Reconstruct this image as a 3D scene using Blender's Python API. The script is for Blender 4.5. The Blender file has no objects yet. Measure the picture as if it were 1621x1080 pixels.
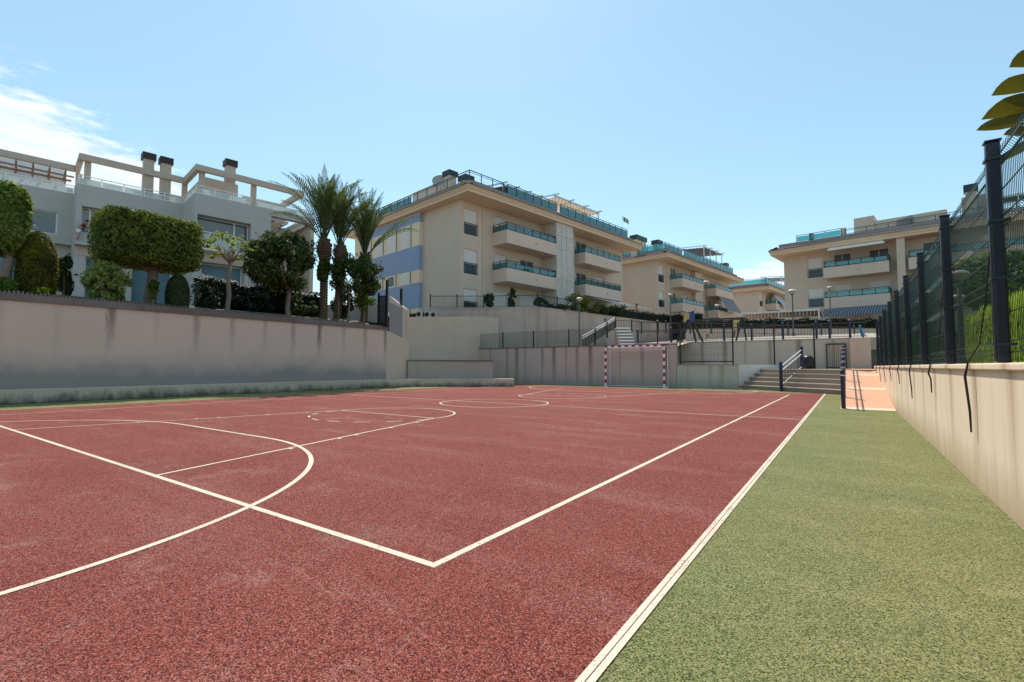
import bpy, math, random
import numpy as np
from mathutils import Vector, Matrix
random.seed(7); rng = np.random.default_rng(7)
R = math.radians
scene = bpy.context.scene
COL = scene.collection

# ------------------------------------------------------------------ camera
F_PX, PITCH, ROLL, YAW, EYE = 766.58, R(2.986), R(0.055), R(34.703), 1.2
_fw = np.array([-math.sin(YAW)*math.cos(PITCH), math.cos(YAW)*math.cos(PITCH), math.sin(PITCH)])
_rt = np.array([math.cos(YAW), math.sin(YAW), 0.0]); _up = np.cross(_rt, _fw)
_r2 = _rt*math.cos(ROLL)+_up*math.sin(ROLL); _u2 = -_rt*math.sin(ROLL)+_up*math.cos(ROLL)
cam = bpy.data.cameras.new('camera'); cam_o = bpy.data.objects.new('camera', cam); COL.objects.link(cam_o)
cam.sensor_width = 36.0; cam.lens = F_PX/1621*36; cam.clip_end = 5000; cam.clip_start = 0.05
M = Matrix.Identity(4)
for i in range(3):
    M[i][0], M[i][1], M[i][2] = _r2[i], _u2[i], -_fw[i]
M[2][3] = EYE
cam_o.matrix_world = M
scene.camera = cam_o

# setting-out helpers: survey points on known planes of the site
def ray(u, v): return _fw + _r2*(u-810.5)/F_PX + _u2*(540-v)/F_PX
O = np.array([0, 0, EYE])
def on_x(u, v, X): d = ray(u, v); return O + d*(X/d[0])
def on_y(u, v, Y): d = ray(u, v); return O + d*(Y/d[1])
def at_depth(u, v, D):
    d = ray(u, v); return O + d*(D/(d[:2] @ np.array([-math.sin(YAW), math.cos(YAW)])))

# ------------------------------------------------------------------ materials
class NT:
    def __init__(s, name):
        s.m = bpy.data.materials.new(name); s.m.use_nodes = True
        s.t = s.m.node_tree; s.t.nodes.clear()
        s.out = s.n('ShaderNodeOutputMaterial')
    def n(s, typ, **k):
        nd = s.t.nodes.new(typ)
        for a, b in k.items():
            if a.startswith('_'): setattr(nd, a[1:], b)
            else: s.set(nd, a, b)
        return nd
    def set(s, nd, key, val):
        i = nd.inputs[int(key[1:])] if key[0] == 'i' and key[1:].isdigit() else nd.inputs[key.replace('__', ' ')]
        if isinstance(val, bpy.types.NodeSocket): s.t.links.new(val, i)
        else: i.default_value = val
    def math(s, op, a, b=0.0, clamp=False):
        nd = s.n('ShaderNodeMath', _operation=op, _use_clamp=clamp); s.set(nd, 'i0', a); s.set(nd, 'i1', b); return nd.outputs[0]
    def pos(s): return s.n('ShaderNodeNewGeometry').outputs['Position']
    def obj(s): return s.n('ShaderNodeTexCoord').outputs['Object']
    def map(s, vec, sc): return s.n('ShaderNodeMapping', i0=vec, i3=sc).outputs[0]
    def noise(s, vec, scale, detail=4, rough=.55):
        return s.n('ShaderNodeTexNoise', Vector=vec, Scale=scale, Detail=detail, Roughness=rough).outputs['Fac']
    def ramp(s, fac, stops):
        nd = s.n('ShaderNodeValToRGB', Fac=fac); e = nd.color_ramp.elements
        while len(e) < len(stops): e.new(.5)
        for x, (p, c) in zip(e, stops):
            x.position = p; x.color = (c, c, c, 1) if not hasattr(c, '__len__') else (*c, 1)
        return nd.outputs['Color']
    def mix(s, f, a, b, mode='MIX'):
        nd = s.n('ShaderNodeMix', _data_type='RGBA', _blend_type=mode)
        s.set(nd, 'i0', f)
        for k, v in (('i6', a), ('i7', b)): s.set(nd, k, (*v, 1) if isinstance(v, tuple) and len(v) == 3 else v)
        return nd.outputs[2]
    def sep(s, vec): return s.n('ShaderNodeSeparateXYZ', i0=vec).outputs
    def bump(s, h, strength, dist): return s.n('ShaderNodeBump', Strength=strength, Distance=dist, Height=h).outputs[0]
    def bsdf(s, col, rough=.8, bump=None, metal=0, spec=.3, **k):
        b = s.n('ShaderNodeBsdfPrincipled')
        s.set(b, 'Base Color', (*col, 1) if isinstance(col, tuple) and len(col) == 3 else col)
        s.set(b, 'Roughness', rough); s.set(b, 'Metallic', metal); s.set(b, 'Specular IOR Level', spec)
        if bump: s.set(b, 'Normal', bump)
        for a, v in k.items(): s.set(b, a, v)
        s.t.links.new(b.outputs[0], s.out.inputs[0]); return b

def plain(name, col, rough=.6, metal=0, spec=.4, var=.12, vscale=3.0):
    t = NT(name); p = t.obj()
    n = t.noise(p, vscale, 5)
    c = t.mix(t.ramp(n, [(.3, 0), (.7, 1)]), tuple(x*(1-var) for x in col), tuple(min(1, x*(1+var)) for x in col))
    r = t.math('ADD', t.math('MULTIPLY', t.noise(p, vscale*4, 3), .2), rough-.1)
    t.bsdf(c, r, None, metal, spec); return t.m

def plaster(name, col, dirt, amt=.35, streak=.5, rough=.9, fine=60):
    """painted render: blotches, rain streaks under edges, fine trowel grain"""
    t = NT(name); p = t.pos()
    big = t.noise(p, .35, 6, .6)
    st = t.noise(t.map(p, (2.2, 2.2, .10)), 1.0, 5, .6)
    f1 = t.ramp(big, [(.35, 0), (.75, 1)]); f2 = t.ramp(st, [(.52, 0), (.78, 1)])
    c = t.mix(t.math('MULTIPLY', f1, amt), col, dirt)
    c = t.mix(t.math('MULTIPLY', f2, streak), c, dirt)
    g = t.noise(p, fine, 3)
    c = t.mix(.06, c, t.ramp(g, [(.3, 0), (.7, 1)]), 'OVERLAY')
    t.bsdf(c, rough, t.bump(g, .25, .01), 0, .2); return t.m

def court(name, ca, cb, worn, dark, stripe):
    """sprayed rubber-granule surface: coarse open grain, worn lighter patches, brush streaks across the court"""
    t = NT(name); p = t.pos()
    grain = t.n('ShaderNodeTexVoronoi', Vector=p, Scale=185.0).outputs['Color']
    gs = t.sep(grain)[0]
    fine = t.noise(p, 330, 3, .8)
    mid = t.noise(p, 28, 4, .7)
    big = t.noise(p, .38, 8, .72)
    band = t.noise(t.map(p, stripe), 1.0, 5, .6)
    c = t.mix(t.ramp(big, [(.36, 0), (.66, 1)]), ca, cb)
    c = t.mix(t.math('MULTIPLY', t.ramp(band, [(.5, 0), (.8, 1)]), .35), c, worn)
    patch = t.math('MULTIPLY', t.ramp(t.noise(p, 1.5, 9, .78), [(.54, 0), (.70, 1)]), t.ramp(t.noise(p, .27, 4, .6), [(.42, 0), (.6, 1)]))
    c = t.mix(t.math('MULTIPLY', patch, .75), c, worn)
    stain = t.ramp(t.noise(p, .75, 8, .75), [(.55, 0), (.72, 1)])
    c = t.mix(t.math('MULTIPLY', stain, .38), c, dark)
    scr = t.n('ShaderNodeTexVoronoi', _feature='DISTANCE_TO_EDGE', Vector=t.map(t.n('ShaderNodeVectorMath', _operation='ADD', i0=p, i1=t.n('ShaderNodeTexNoise', Vector=p, Scale=.8, Detail=5.0).outputs['Color']).outputs[0], (.16, .55, 1)), Scale=.9).outputs['Distance']
    c = t.mix(t.math('MULTIPLY', t.ramp(scr, [(.0, 1), (.008, 0)]), t.math('MULTIPLY', t.ramp(big, [(.45, 0), (.6, 1)]), .30)), c, worn)
    c = t.mix(t.math('MULTIPLY', t.ramp(mid, [(.5, 0), (.8, 1)]), .22), c, worn)
    k = t.math('ADD', t.math('MULTIPLY', gs, .6), t.math('MULTIPLY', fine, .7))
    c = t.mix(t.ramp(k, [(.42, .97), (.68, 0)]), c, dark)
    c = t.mix(t.ramp(k, [(.80, 0), (1.0, .9)]), c, worn)
    t.bsdf(c, .88, t.bump(k, .7, .012), 0, .16); return t.m

def leafmat(name, dark, light, transl=.35, tint=(1.25, 1.15, .5)):
    t = NT(name)
    g = t.n('ShaderNodeNewGeometry')
    r = g.outputs['Random Per Island']
    n = t.noise(g.outputs['Position'], 1.3, 3)
    f = t.math('ADD', t.math('MULTIPLY', r, .75), t.math('MULTIPLY', t.math('SUBTRACT', n, .5), 1.3), True)
    c = t.mix(f, dark, light)
    b = t.bsdf(c, .58, None, 0, .28)
    tr = t.n('ShaderNodeBsdfTranslucent', Color=t.mix(1.0, c, tint, 'MULTIPLY'))
    mx = t.n('ShaderNodeMixShader', i0=transl, i1=b.outputs[0], i2=tr.outputs[0])
    t.t.links.new(mx.outputs[0], t.out.inputs[0]); return t.m

def glassmat(name, tint, refl=.18, rough=.02, milk=None):
    t = NT(name)
    tr = t.n('ShaderNodeBsdfTransparent', Color=(*tint, 1)); gl = t.n('ShaderNodeBsdfGlossy', Color=(.9, .95, 1, 1), Roughness=rough)
    fr = t.n('ShaderNodeFresnel', IOR=1.5).outputs[0]
    f = t.math('ADD', fr, refl, True)
    base = tr
    if milk:
        df = t.n('ShaderNodeBsdfDiffuse', Color=(*milk, 1)); tl = t.n('ShaderNodeBsdfTranslucent', Color=(*milk, 1))
        m2 = t.n('ShaderNodeMixShader', i0=.5, i1=df.outputs[0], i2=tl.outputs[0]); base = t.n('ShaderNodeMixShader', i0=.38, i1=tr.outputs[0], i2=m2.outputs[0])
    mx = t.n('ShaderNodeMixShader', i0=f, i1=base.outputs[0], i2=gl.outputs[0])
    t.t.links.new(mx.outputs[0], t.out.inputs[0]); return t.m

def frosted(name, col, transl=.5):
    t = NT(name)
    d = t.bsdf(col, .25, None, 0, .5)
    tr = t.n('ShaderNodeBsdfTranslucent', Color=(*col, 1))
    mx = t.n('ShaderNodeMixShader', i0=transl, i1=d.outputs[0], i2=tr.outputs[0])
    t.t.links.new(mx.outputs[0], t.out.inputs[0]); return t.m

def left_wall_mat():
    t = NT('stained_retaining_wall'); p = t.pos(); x, y, z = t.sep(p)
    n = t.noise(t.map(p, (1.6, 1.6, .25)), 1.2, 6, .65)
    q = t.math('ADD', t.math('DIVIDE', t.math('SUBTRACT', y, 4.65), 1.4), t.math('MULTIPLY', t.math('SUBTRACT', n, .5), .12))
    d = t.math('ABSOLUTE', t.math('SUBTRACT', t.math('FRACT', t.math('ADD', q, .5)), .5))
    col_id = t.math('FLOOR', t.math('ADD', q, .5))
    hsh = t.math('FRACT', t.math('MULTIPLY', t.math('SINE', t.math('MULTIPLY', col_id, 12.9898)), 43758.5))
    w = t.ramp(t.math('ADD', d, t.math('MULTIPLY', t.math('SUBTRACT', t.noise(t.map(p, (5, 5, 1.6)), 1.3, 6, .75), .5), .22)), [(.03, 1), (.12, 0)])
    top = t.ramp(t.math('ADD', t.math('DIVIDE', z, 3.4), t.math('MULTIPLY', t.math('SUBTRACT', n, .5), .6)), [(.42, 0), (.85, 1)])
    m1 = t.math('MULTIPLY', t.math('MULTIPLY', w, top), t.math('ADD', t.math('MULTIPLY', hsh, .75), .15))
    base = t.mix(t.math('MULTIPLY', t.ramp(t.noise(p, .5, 6, .6), [(.35, 0), (.7, 1)]), .4), (.61, .465, .39), (.50, .385, .325))
    c = t.mix(m1, base, (.20, .155, .13))
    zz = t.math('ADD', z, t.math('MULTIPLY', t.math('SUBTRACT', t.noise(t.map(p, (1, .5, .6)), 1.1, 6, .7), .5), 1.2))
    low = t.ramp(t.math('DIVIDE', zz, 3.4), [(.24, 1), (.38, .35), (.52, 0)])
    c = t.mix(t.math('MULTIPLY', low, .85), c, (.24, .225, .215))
    g = t.noise(p, 40, 4)
    t.bsdf(c, .92, t.bump(g, .3, .01), 0, .15); return t.m

def joint_wall_mat(name, base, dirt, xs, width=.10):
    """board-marked concrete with dark run-off stains at given x stations (world X)"""
    t = NT(name); p = t.pos(); x, y, z = t.sep(p)
    n = t.noise(t.map(p, (2, 2, .2)), 1.2, 5, .65)
    xx = t.math('ADD', x, t.math('MULTIPLY', t.math('SUBTRACT', n, .5), .14))
    acc = None
    for i, s in enumerate(xs):
        d = t.math('ABSOLUTE', t.math('SUBTRACT', xx, s))
        k = t.math('MULTIPLY', t.ramp(d, [(.02, 1), (width*(1+.6*(i % 3)), 0)]), .45+.2*((i*7) % 3))
        acc = k if acc is None else t.math('MAXIMUM', acc, k)
    fade = t.ramp(t.math('DIVIDE', z, 2.6), [(0, .35), (.9, 1)])
    c = t.mix(t.math('MULTIPLY', t.ramp(t.noise(p, .45, 6, .6), [(.35, 0), (.7, 1)]), .5), base, tuple(b*.82 for b in base))
    c = t.mix(t.math('MULTIPLY', acc, fade), c, dirt)
    zz = t.math('ADD', z, t.math('MULTIPLY', t.math('SUBTRACT', n, .5), .9))
    c = t.mix(t.ramp(zz, [(.0, .5), (.7, 0)]), c, (.2, .19, .19))
    g = t.noise(p, 35, 4)
    t.bsdf(c, .92, t.bump(g, .3, .01), 0, .15); return t.m

def right_wall_mat():
    t = NT('sunlit_rendered_wall'); p = t.pos(); x, y, z = t.sep(p)
    n = t.noise(t.map(p, (2, 3, .25)), 1.0, 6, .7)
    c = t.mix(t.math('MULTIPLY', t.ramp(t.noise(p, 1.1, 7, .65), [(.35, 0), (.7, 1)]), .55), (.80, .645, .485), (.70, .555, .42))
    q = t.math('ADD', t.math('DIVIDE', t.math('SUBTRACT', y, 6.6), 1.34), t.math('MULTIPLY', t.math('SUBTRACT', n, .5), .10))
    d = t.math('ABSOLUTE', t.math('SUBTRACT', t.math('FRACT', t.math('ADD', q, .5)), .5))
    w = t.math('MULTIPLY', t.ramp(d, [(.0, 1), (.05, .5), (.16, 0)]), t.ramp(t.math('DIVIDE', z, 1.25), [(.1, .3), (1, 1)]))
    c = t.mix(t.math('MULTIPLY', w, .85), c, (.40, .26, .15))
    st = t.ramp(t.noise(t.map(p, (4, 5, .3)), 1.0, 5, .7), [(.5, 0), (.75, 1)])
    c = t.mix(t.math('MULTIPLY', st, .35), c, (.42, .33, .25))
    zz = t.math('ADD', z, t.math('MULTIPLY', t.math('SUBTRACT', n, .5), .5))
    c = t.mix(t.ramp(zz, [(.02, .8), (.45, 0)]), c, (.42, .30, .19))
    sp = t.ramp(t.n('ShaderNodeTexVoronoi', Vector=p, Scale=5.0).outputs['Distance'], [(.03, 1), (.05, 0)])
    c = t.mix(t.math('MULTIPLY', sp, .5), c, (.2, .15, .11))
    g = t.noise(p, 55, 4)
    t.bsdf(c, .9, t.bump(g, .22, .01), 0, .2); return t.m

MT = {}
MT['red'] = court('red_court', (.262, .046, .032), (.325, .070, .050), (.56, .30, .25), (.040, .009, .008), (.30, 1.6, 1))
MT['green'] = court('green_court', (.195, .228, .082), (.300, .280, .104), (.52, .47, .25), (.022, .036, .010), (.30, 1.2, 1))
def line_mat():
    t = NT('worn_line_paint'); p = t.pos()
    n = t.noise(p, 60, 4, .75); b = t.noise(p, 1.2, 5)
    k = t.math('ADD', n, t.math('MULTIPLY', t.math('SUBTRACT', b, .5), .5))
    c = t.mix(t.ramp(k, [(.30, .8), (.50, 0)]), (.66, .57, .45), (.42, .27, .21))
    d = t.bsdf(c, .75, t.bump(n, .5, .006), 0, .25)
    chip = t.math('ADD', t.noise(p, 95, 3, .8), t.math('MULTIPLY', t.math('SUBTRACT', t.noise(p, 2.2, 5, .7), .5), .55))
    tr = t.n('ShaderNodeBsdfTransparent')
    mx = t.n('ShaderNodeMixShader', i0=t.ramp(chip, [(.60, 0), (.67, .9)]), i1=d.outputs[0], i2=tr.outputs[0])
    t.t.links.new(mx.outputs[0], t.out.inputs[0]); return t.m
MT['line'] = line_mat()
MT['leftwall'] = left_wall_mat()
MT['rightwall'] = right_wall_mat()
MT['coping'] = plaster('dark_coping', (.20, .16, .145), (.09, .075, .07), .6, .6)
def plinth_mat():
    t = NT('mossy_concrete'); p = t.pos(); z = t.sep(p)[2]
    n = t.noise(t.map(p, (1.5, 1.5, 1)), 1.2, 8, .75); n2 = t.noise(p, 7, 6, .7)
    c = t.mix(t.ramp(n2, [(.35, 0), (.75, 1)]), (.58, .475, .37), (.42, .35, .28))
    zz = t.math('ADD', z, t.math('MULTIPLY', t.math('SUBTRACT', n, .5), 1.0))
    c = t.mix(t.ramp(zz, [(.0, .9), (.34, 0)]), c, (.075, .07, .055))
    t.bsdf(c, .92, t.bump(n2, .5, .02), 0, .15); return t.m
MT['plinth'] = plinth_mat()
MT['goalwall'] = joint_wall_mat('goal_wall_render', (.56, .42, .365), (.17, .11, .09), (-21.3, -19.8, -19.0, -18.3, -16.9, -16.0, -15.1, -14.3, -13.35, -11.4, -10.0, -8.6))
MT['goalwall_low'] = joint_wall_mat('low_wall_render', (.56, .49, .41), (.28, .22, .14), (-7.4, -6.2, -5.6))
MT['backwall'] = joint_wall_mat('back_wall_block', (.58, .48, .39), (.24, .17, .12), (-8.6, -7.3, -6.0, -4.9, -3.6, -2.2, -.6))
MT['cheek'] = plaster('lit_cheek_render', (.70, .68, .63), (.4, .38, .35), .4, .3)  # lighter than the walls beside it, its extra light put into the colour
MT['pink'] = plaster('pink_render', (.64, .46, .36), (.46, .33, .26), .4, .3)
MT['beige'] = plaster('beige_render', (.58, .455, .36), (.45, .36, .29), .45, .35)
MT['beige_d'] = plaster('concrete_beige', (.40, .35, .29), (.26, .23, .2), .45, .4)
MT['terrace'] = plaster('terrace_render', (.54, .42, .35), (.26, .18, .14), .5, .75)
MT['bwall'] = plaster('building_render', (.60, .49, .395), (.50, .41, .33), .45, .3)
MT['bwall_cream'] = plaster('building_cream', (.74, .61, .44), (.63, .52, .38), .3, .2)
MT['bwall_blue'] = plaster('building_blue', (.27, .35, .50), (.22, .29, .42), .3, .3)
MT['bdark'] = plain('dark_brown_mullion', (.18, .15, .13))  # even dark brown of the side-wing mullions
MT['soffit'] = plaster('soffit_render', (.68, .51, .36), (.60, .45, .32), .3, .1)
MT['balc'] = plaster('balcony_render', (.66, .52, .43), (.54, .42, .34), .4, .35)
MT['panel'] = plain('pale_grey_panel', (.53, .475, .42), .5)
MT['white'] = plain('white_paint', (.72, .71, .70), .5, var=.05)
MT['shutter'] = None
def shutter_mat(name, col, pitch=.05):
    t = NT(name); z = t.sep(t.pos())[2]
    s = t.math('FRACT', t.math('DIVIDE', z, pitch))
    c = t.mix(t.ramp(s, [(.0, 1), (.18, 0)]), col, tuple(v*.55 for v in col))
    t.bsdf(c, .5, t.bump(s, .4, .01), 0, .4); return t.m
MT['shutter'] = shutter_mat('roller_shutter', (.68, .64, .60))
MT['shutter_blue'] = shutter_mat('blue_roller_shutter', (.12, .22, .27))
MT['pane'] = None
def pane_mat(name, col, rough=.06):
    t = NT(name); t.bsdf(col, rough, None, 0, .9); return t.m
MT['pane'] = pane_mat('window_glass', (.03, .045, .055))
MT['pane_dark'] = pane_mat('open_door_dark', (.012, .013, .015), .4)
MT['tile'] = plain('roof_tile', (.17, .125, .11), .8, var=.35, vscale=9)
MT['parapet'] = plaster('grey_parapet', (.30, .275, .26), (.2, .18, .17), .4, .3)
MT['green_metal'] = plain('dark_green_metal', (.014, .035, .035), .4)
MT['fence_metal'] = plain('fence_dark_metal', (.012, .012, .022), .32, var=.2)
MT['wire'] = plain('green_fence_wire', (.018, .045, .04), .35)
MT['black_metal'] = plain('black_metal', (.012, .011, .012), .4)
MT['rust_metal'] = plain('brown_metal', (.075, .05, .04), .5)
MT['navy'] = plain('navy_metal', (.018, .022, .06), .35)
MT['steel'] = plain('bright_steel', (.62, .60, .58), .3, metal=.6)
MT['white_rail'] = plain('pale_handrail', (.74, .71, .68), .35)
MT['glass_teal'] = glassmat('teal_balustrade_glass', (.22, .72, .70), .06, .03, (.14, .55, .54))
MT['glass_clear'] = glassmat('pale_balustrade_glass', (.72, .84, .86), .12)
MT['frost'] = frosted('frosted_balustrade', (.70, .76, .75), .45)
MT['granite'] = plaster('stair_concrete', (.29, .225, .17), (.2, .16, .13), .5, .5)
MT['lit_tread'] = plaster('sunlit_stair_tread', (.55, .47, .40), (.4, .33, .27), .4, .1)  # paler than the step bodies: sunlit tops and shaded risers put into the colours
MT['ramp'] = plaster('pink_ramp', (.62, .345, .225), (.50, .27, .175), .5, .05)
MT['rampband'] = plaster('ramp_band', (.70, .52, .38), (.6, .45, .33), .4, .05)
MT['soil'] = plaster('dry_soil', (.22, .17, .12), (.12, .10, .07), .6, .1)
MT['earth'] = plaster('pale_ground', (.33, .28, .22), (.22, .18, .14), .6, .0)
MT['paving'] = plaster('court_side_paving', (.40, .34, .29), (.3, .25, .21), .5, 0)
MT['bark'] = plaster('grey_bark', (.23, .185, .145), (.10, .08, .065), .7, .6, fine=25)
MT['palm_bark'] = plaster('palm_fibre', (.13, .085, .05), (.05, .035, .022), .8, .2, fine=18)
MT['leaf_ficus'] = leafmat('ficus_leaf', (.035, .058, .010), (.25, .31, .05), .5)
MT['leaf_bright'] = leafmat('bright_ficus_leaf', (.05, .09, .014), (.26, .35, .06), .45)
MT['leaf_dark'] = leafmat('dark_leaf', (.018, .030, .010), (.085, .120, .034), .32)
MT['leaf_tree'] = leafmat('mixed_tree_leaf', (.018, .032, .010), (.13, .175, .045), .4)
MT['leaf_bush'] = leafmat('bush_leaf', (.10, .15, .03), (.44, .52, .17), .5)
MT['leaf_conifer'] = leafmat('golden_conifer_spray', (.020, .030, .006), (.32, .31, .025), .6, (1.6, 1.2, .3))
MT['leaf_palm'] = leafmat('palm_leaflet', (.030, .055, .018), (.115, .165, .055), .38)
MT['leaf_lime'] = leafmat('lime_leaf', (.06, .11, .012), (.20, .28, .04), .5)
MT['leaf_hedge'] = leafmat('shaded_hedge_leaf', (.006, .010, .005), (.018, .030, .011), .12)  # dark green taken much darker, the hedges' deep shade put into the colour
MT['leaf_screen'] = leafmat('green_cane_screen', (.34, .46, .04), (.66, .78, .10), .5)
MT['leaf_paddle'] = leafmat('paddle_leaf', (.045, .06, .012), (.10, .105, .022), .5, (1.6, 1.25, .4))
MT['core'] = plain('crown_shade_fill', (.014, .018, .008), .9)  # opaque fill closing crowns and hedges, inner shade put into its near-black colour
MT['timber'] = plain('brown_timber', (.26, .14, .075), .6)
MT['whitewall'] = plaster('white_villa_render', (.46, .44, .42), (.38, .365, .35), .35, .25)
MT['villa_beige'] = plaster('villa_beige_render', (.52, .43, .36), (.43, .36, .30), .3, .2)
MT['chim_cap'] = plain('dark_chimney_cap', (.035, .022, .022), .6)
MT['red'] = MT['red']
MT['goal_red'] = plain('goal_red_paint', (.42, .012, .03), .35)
MT['goal_white'] = plain('goal_white_paint', (.78, .74, .74), .35)
MT['net'] = plain('net_cord', (.62, .56, .54), .8)
MT['lamp_glass'] = frosted('lamp_diffuser', (.62, .52, .40), .5)
MT['lamp_top'] = plain('lamp_cap', (.62, .55, .48), .35)
MT['lamp_pole'] = plain('lamp_pole', (.10, .085, .08), .45)
def stripes_mat(name, a, b, axis, pitch, transl=.3):
    t = NT(name); v = t.sep(t.obj())[axis]
    s = t.math('GREATER_THAN', t.math('FRACT', t.math('DIVIDE', v, pitch)), .5)
    c = t.mix(s, a, b); d = t.bsdf(c, .85, None, 0, .1)
    tr = t.n('ShaderNodeBsdfTranslucent', Color=c)
    mx = t.n('ShaderNodeMixShader', i0=transl, i1=d.outputs[0], i2=tr.outputs[0])
    t.t.links.new(mx.outputs[0], t.out.inputs[0]); return t.m
MT['awn_blue'] = stripes_mat('blue_striped_canvas', (.09, .11, .17), (.36, .38, .42), 0, .24)
MT['awn_beige'] = stripes_mat('striped_shade_canvas', (.42, .31, .21), (.60, .50, .38), 0, .5, .45)
MT['awn_grey'] = plain('grey_canvas', (.20, .20, .22), .85)
MT['awn_pale'] = plain('pale_blue_canvas', (.42, .47, .56), .8)
MT['slat_white'] = plain('white_slat', (.72, .66, .60), .6)
MT['yellow'] = plain('shade_muted_yellow', (.46, .33, .12), .5)  # board yellow with lowered saturation, shade put into the colour
MT['blue'] = plain('shade_muted_blue', (.03, .06, .20), .45)  # board blue muted the same way, shade put into the colour
MT['cyan'] = plain('cyan_cloth', (.06, .26, .40), .8)
MT['skin'] = plain('skin', (.33, .20, .14), .6, var=.03)
MT['hair'] = plain('dark_hair', (.02, .015, .012), .7)
MT['shorts'] = plain('white_cotton', (.68, .66, .70), .9)
MT['terracotta'] = plain('terracotta', (.32, .13, .07), .8)
MT['dish'] = plain('dish_metal', (.42, .38, .35), .4)
MT['screen_green'] = plain('green_screen', (.012, .032, .022), .8)

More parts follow.
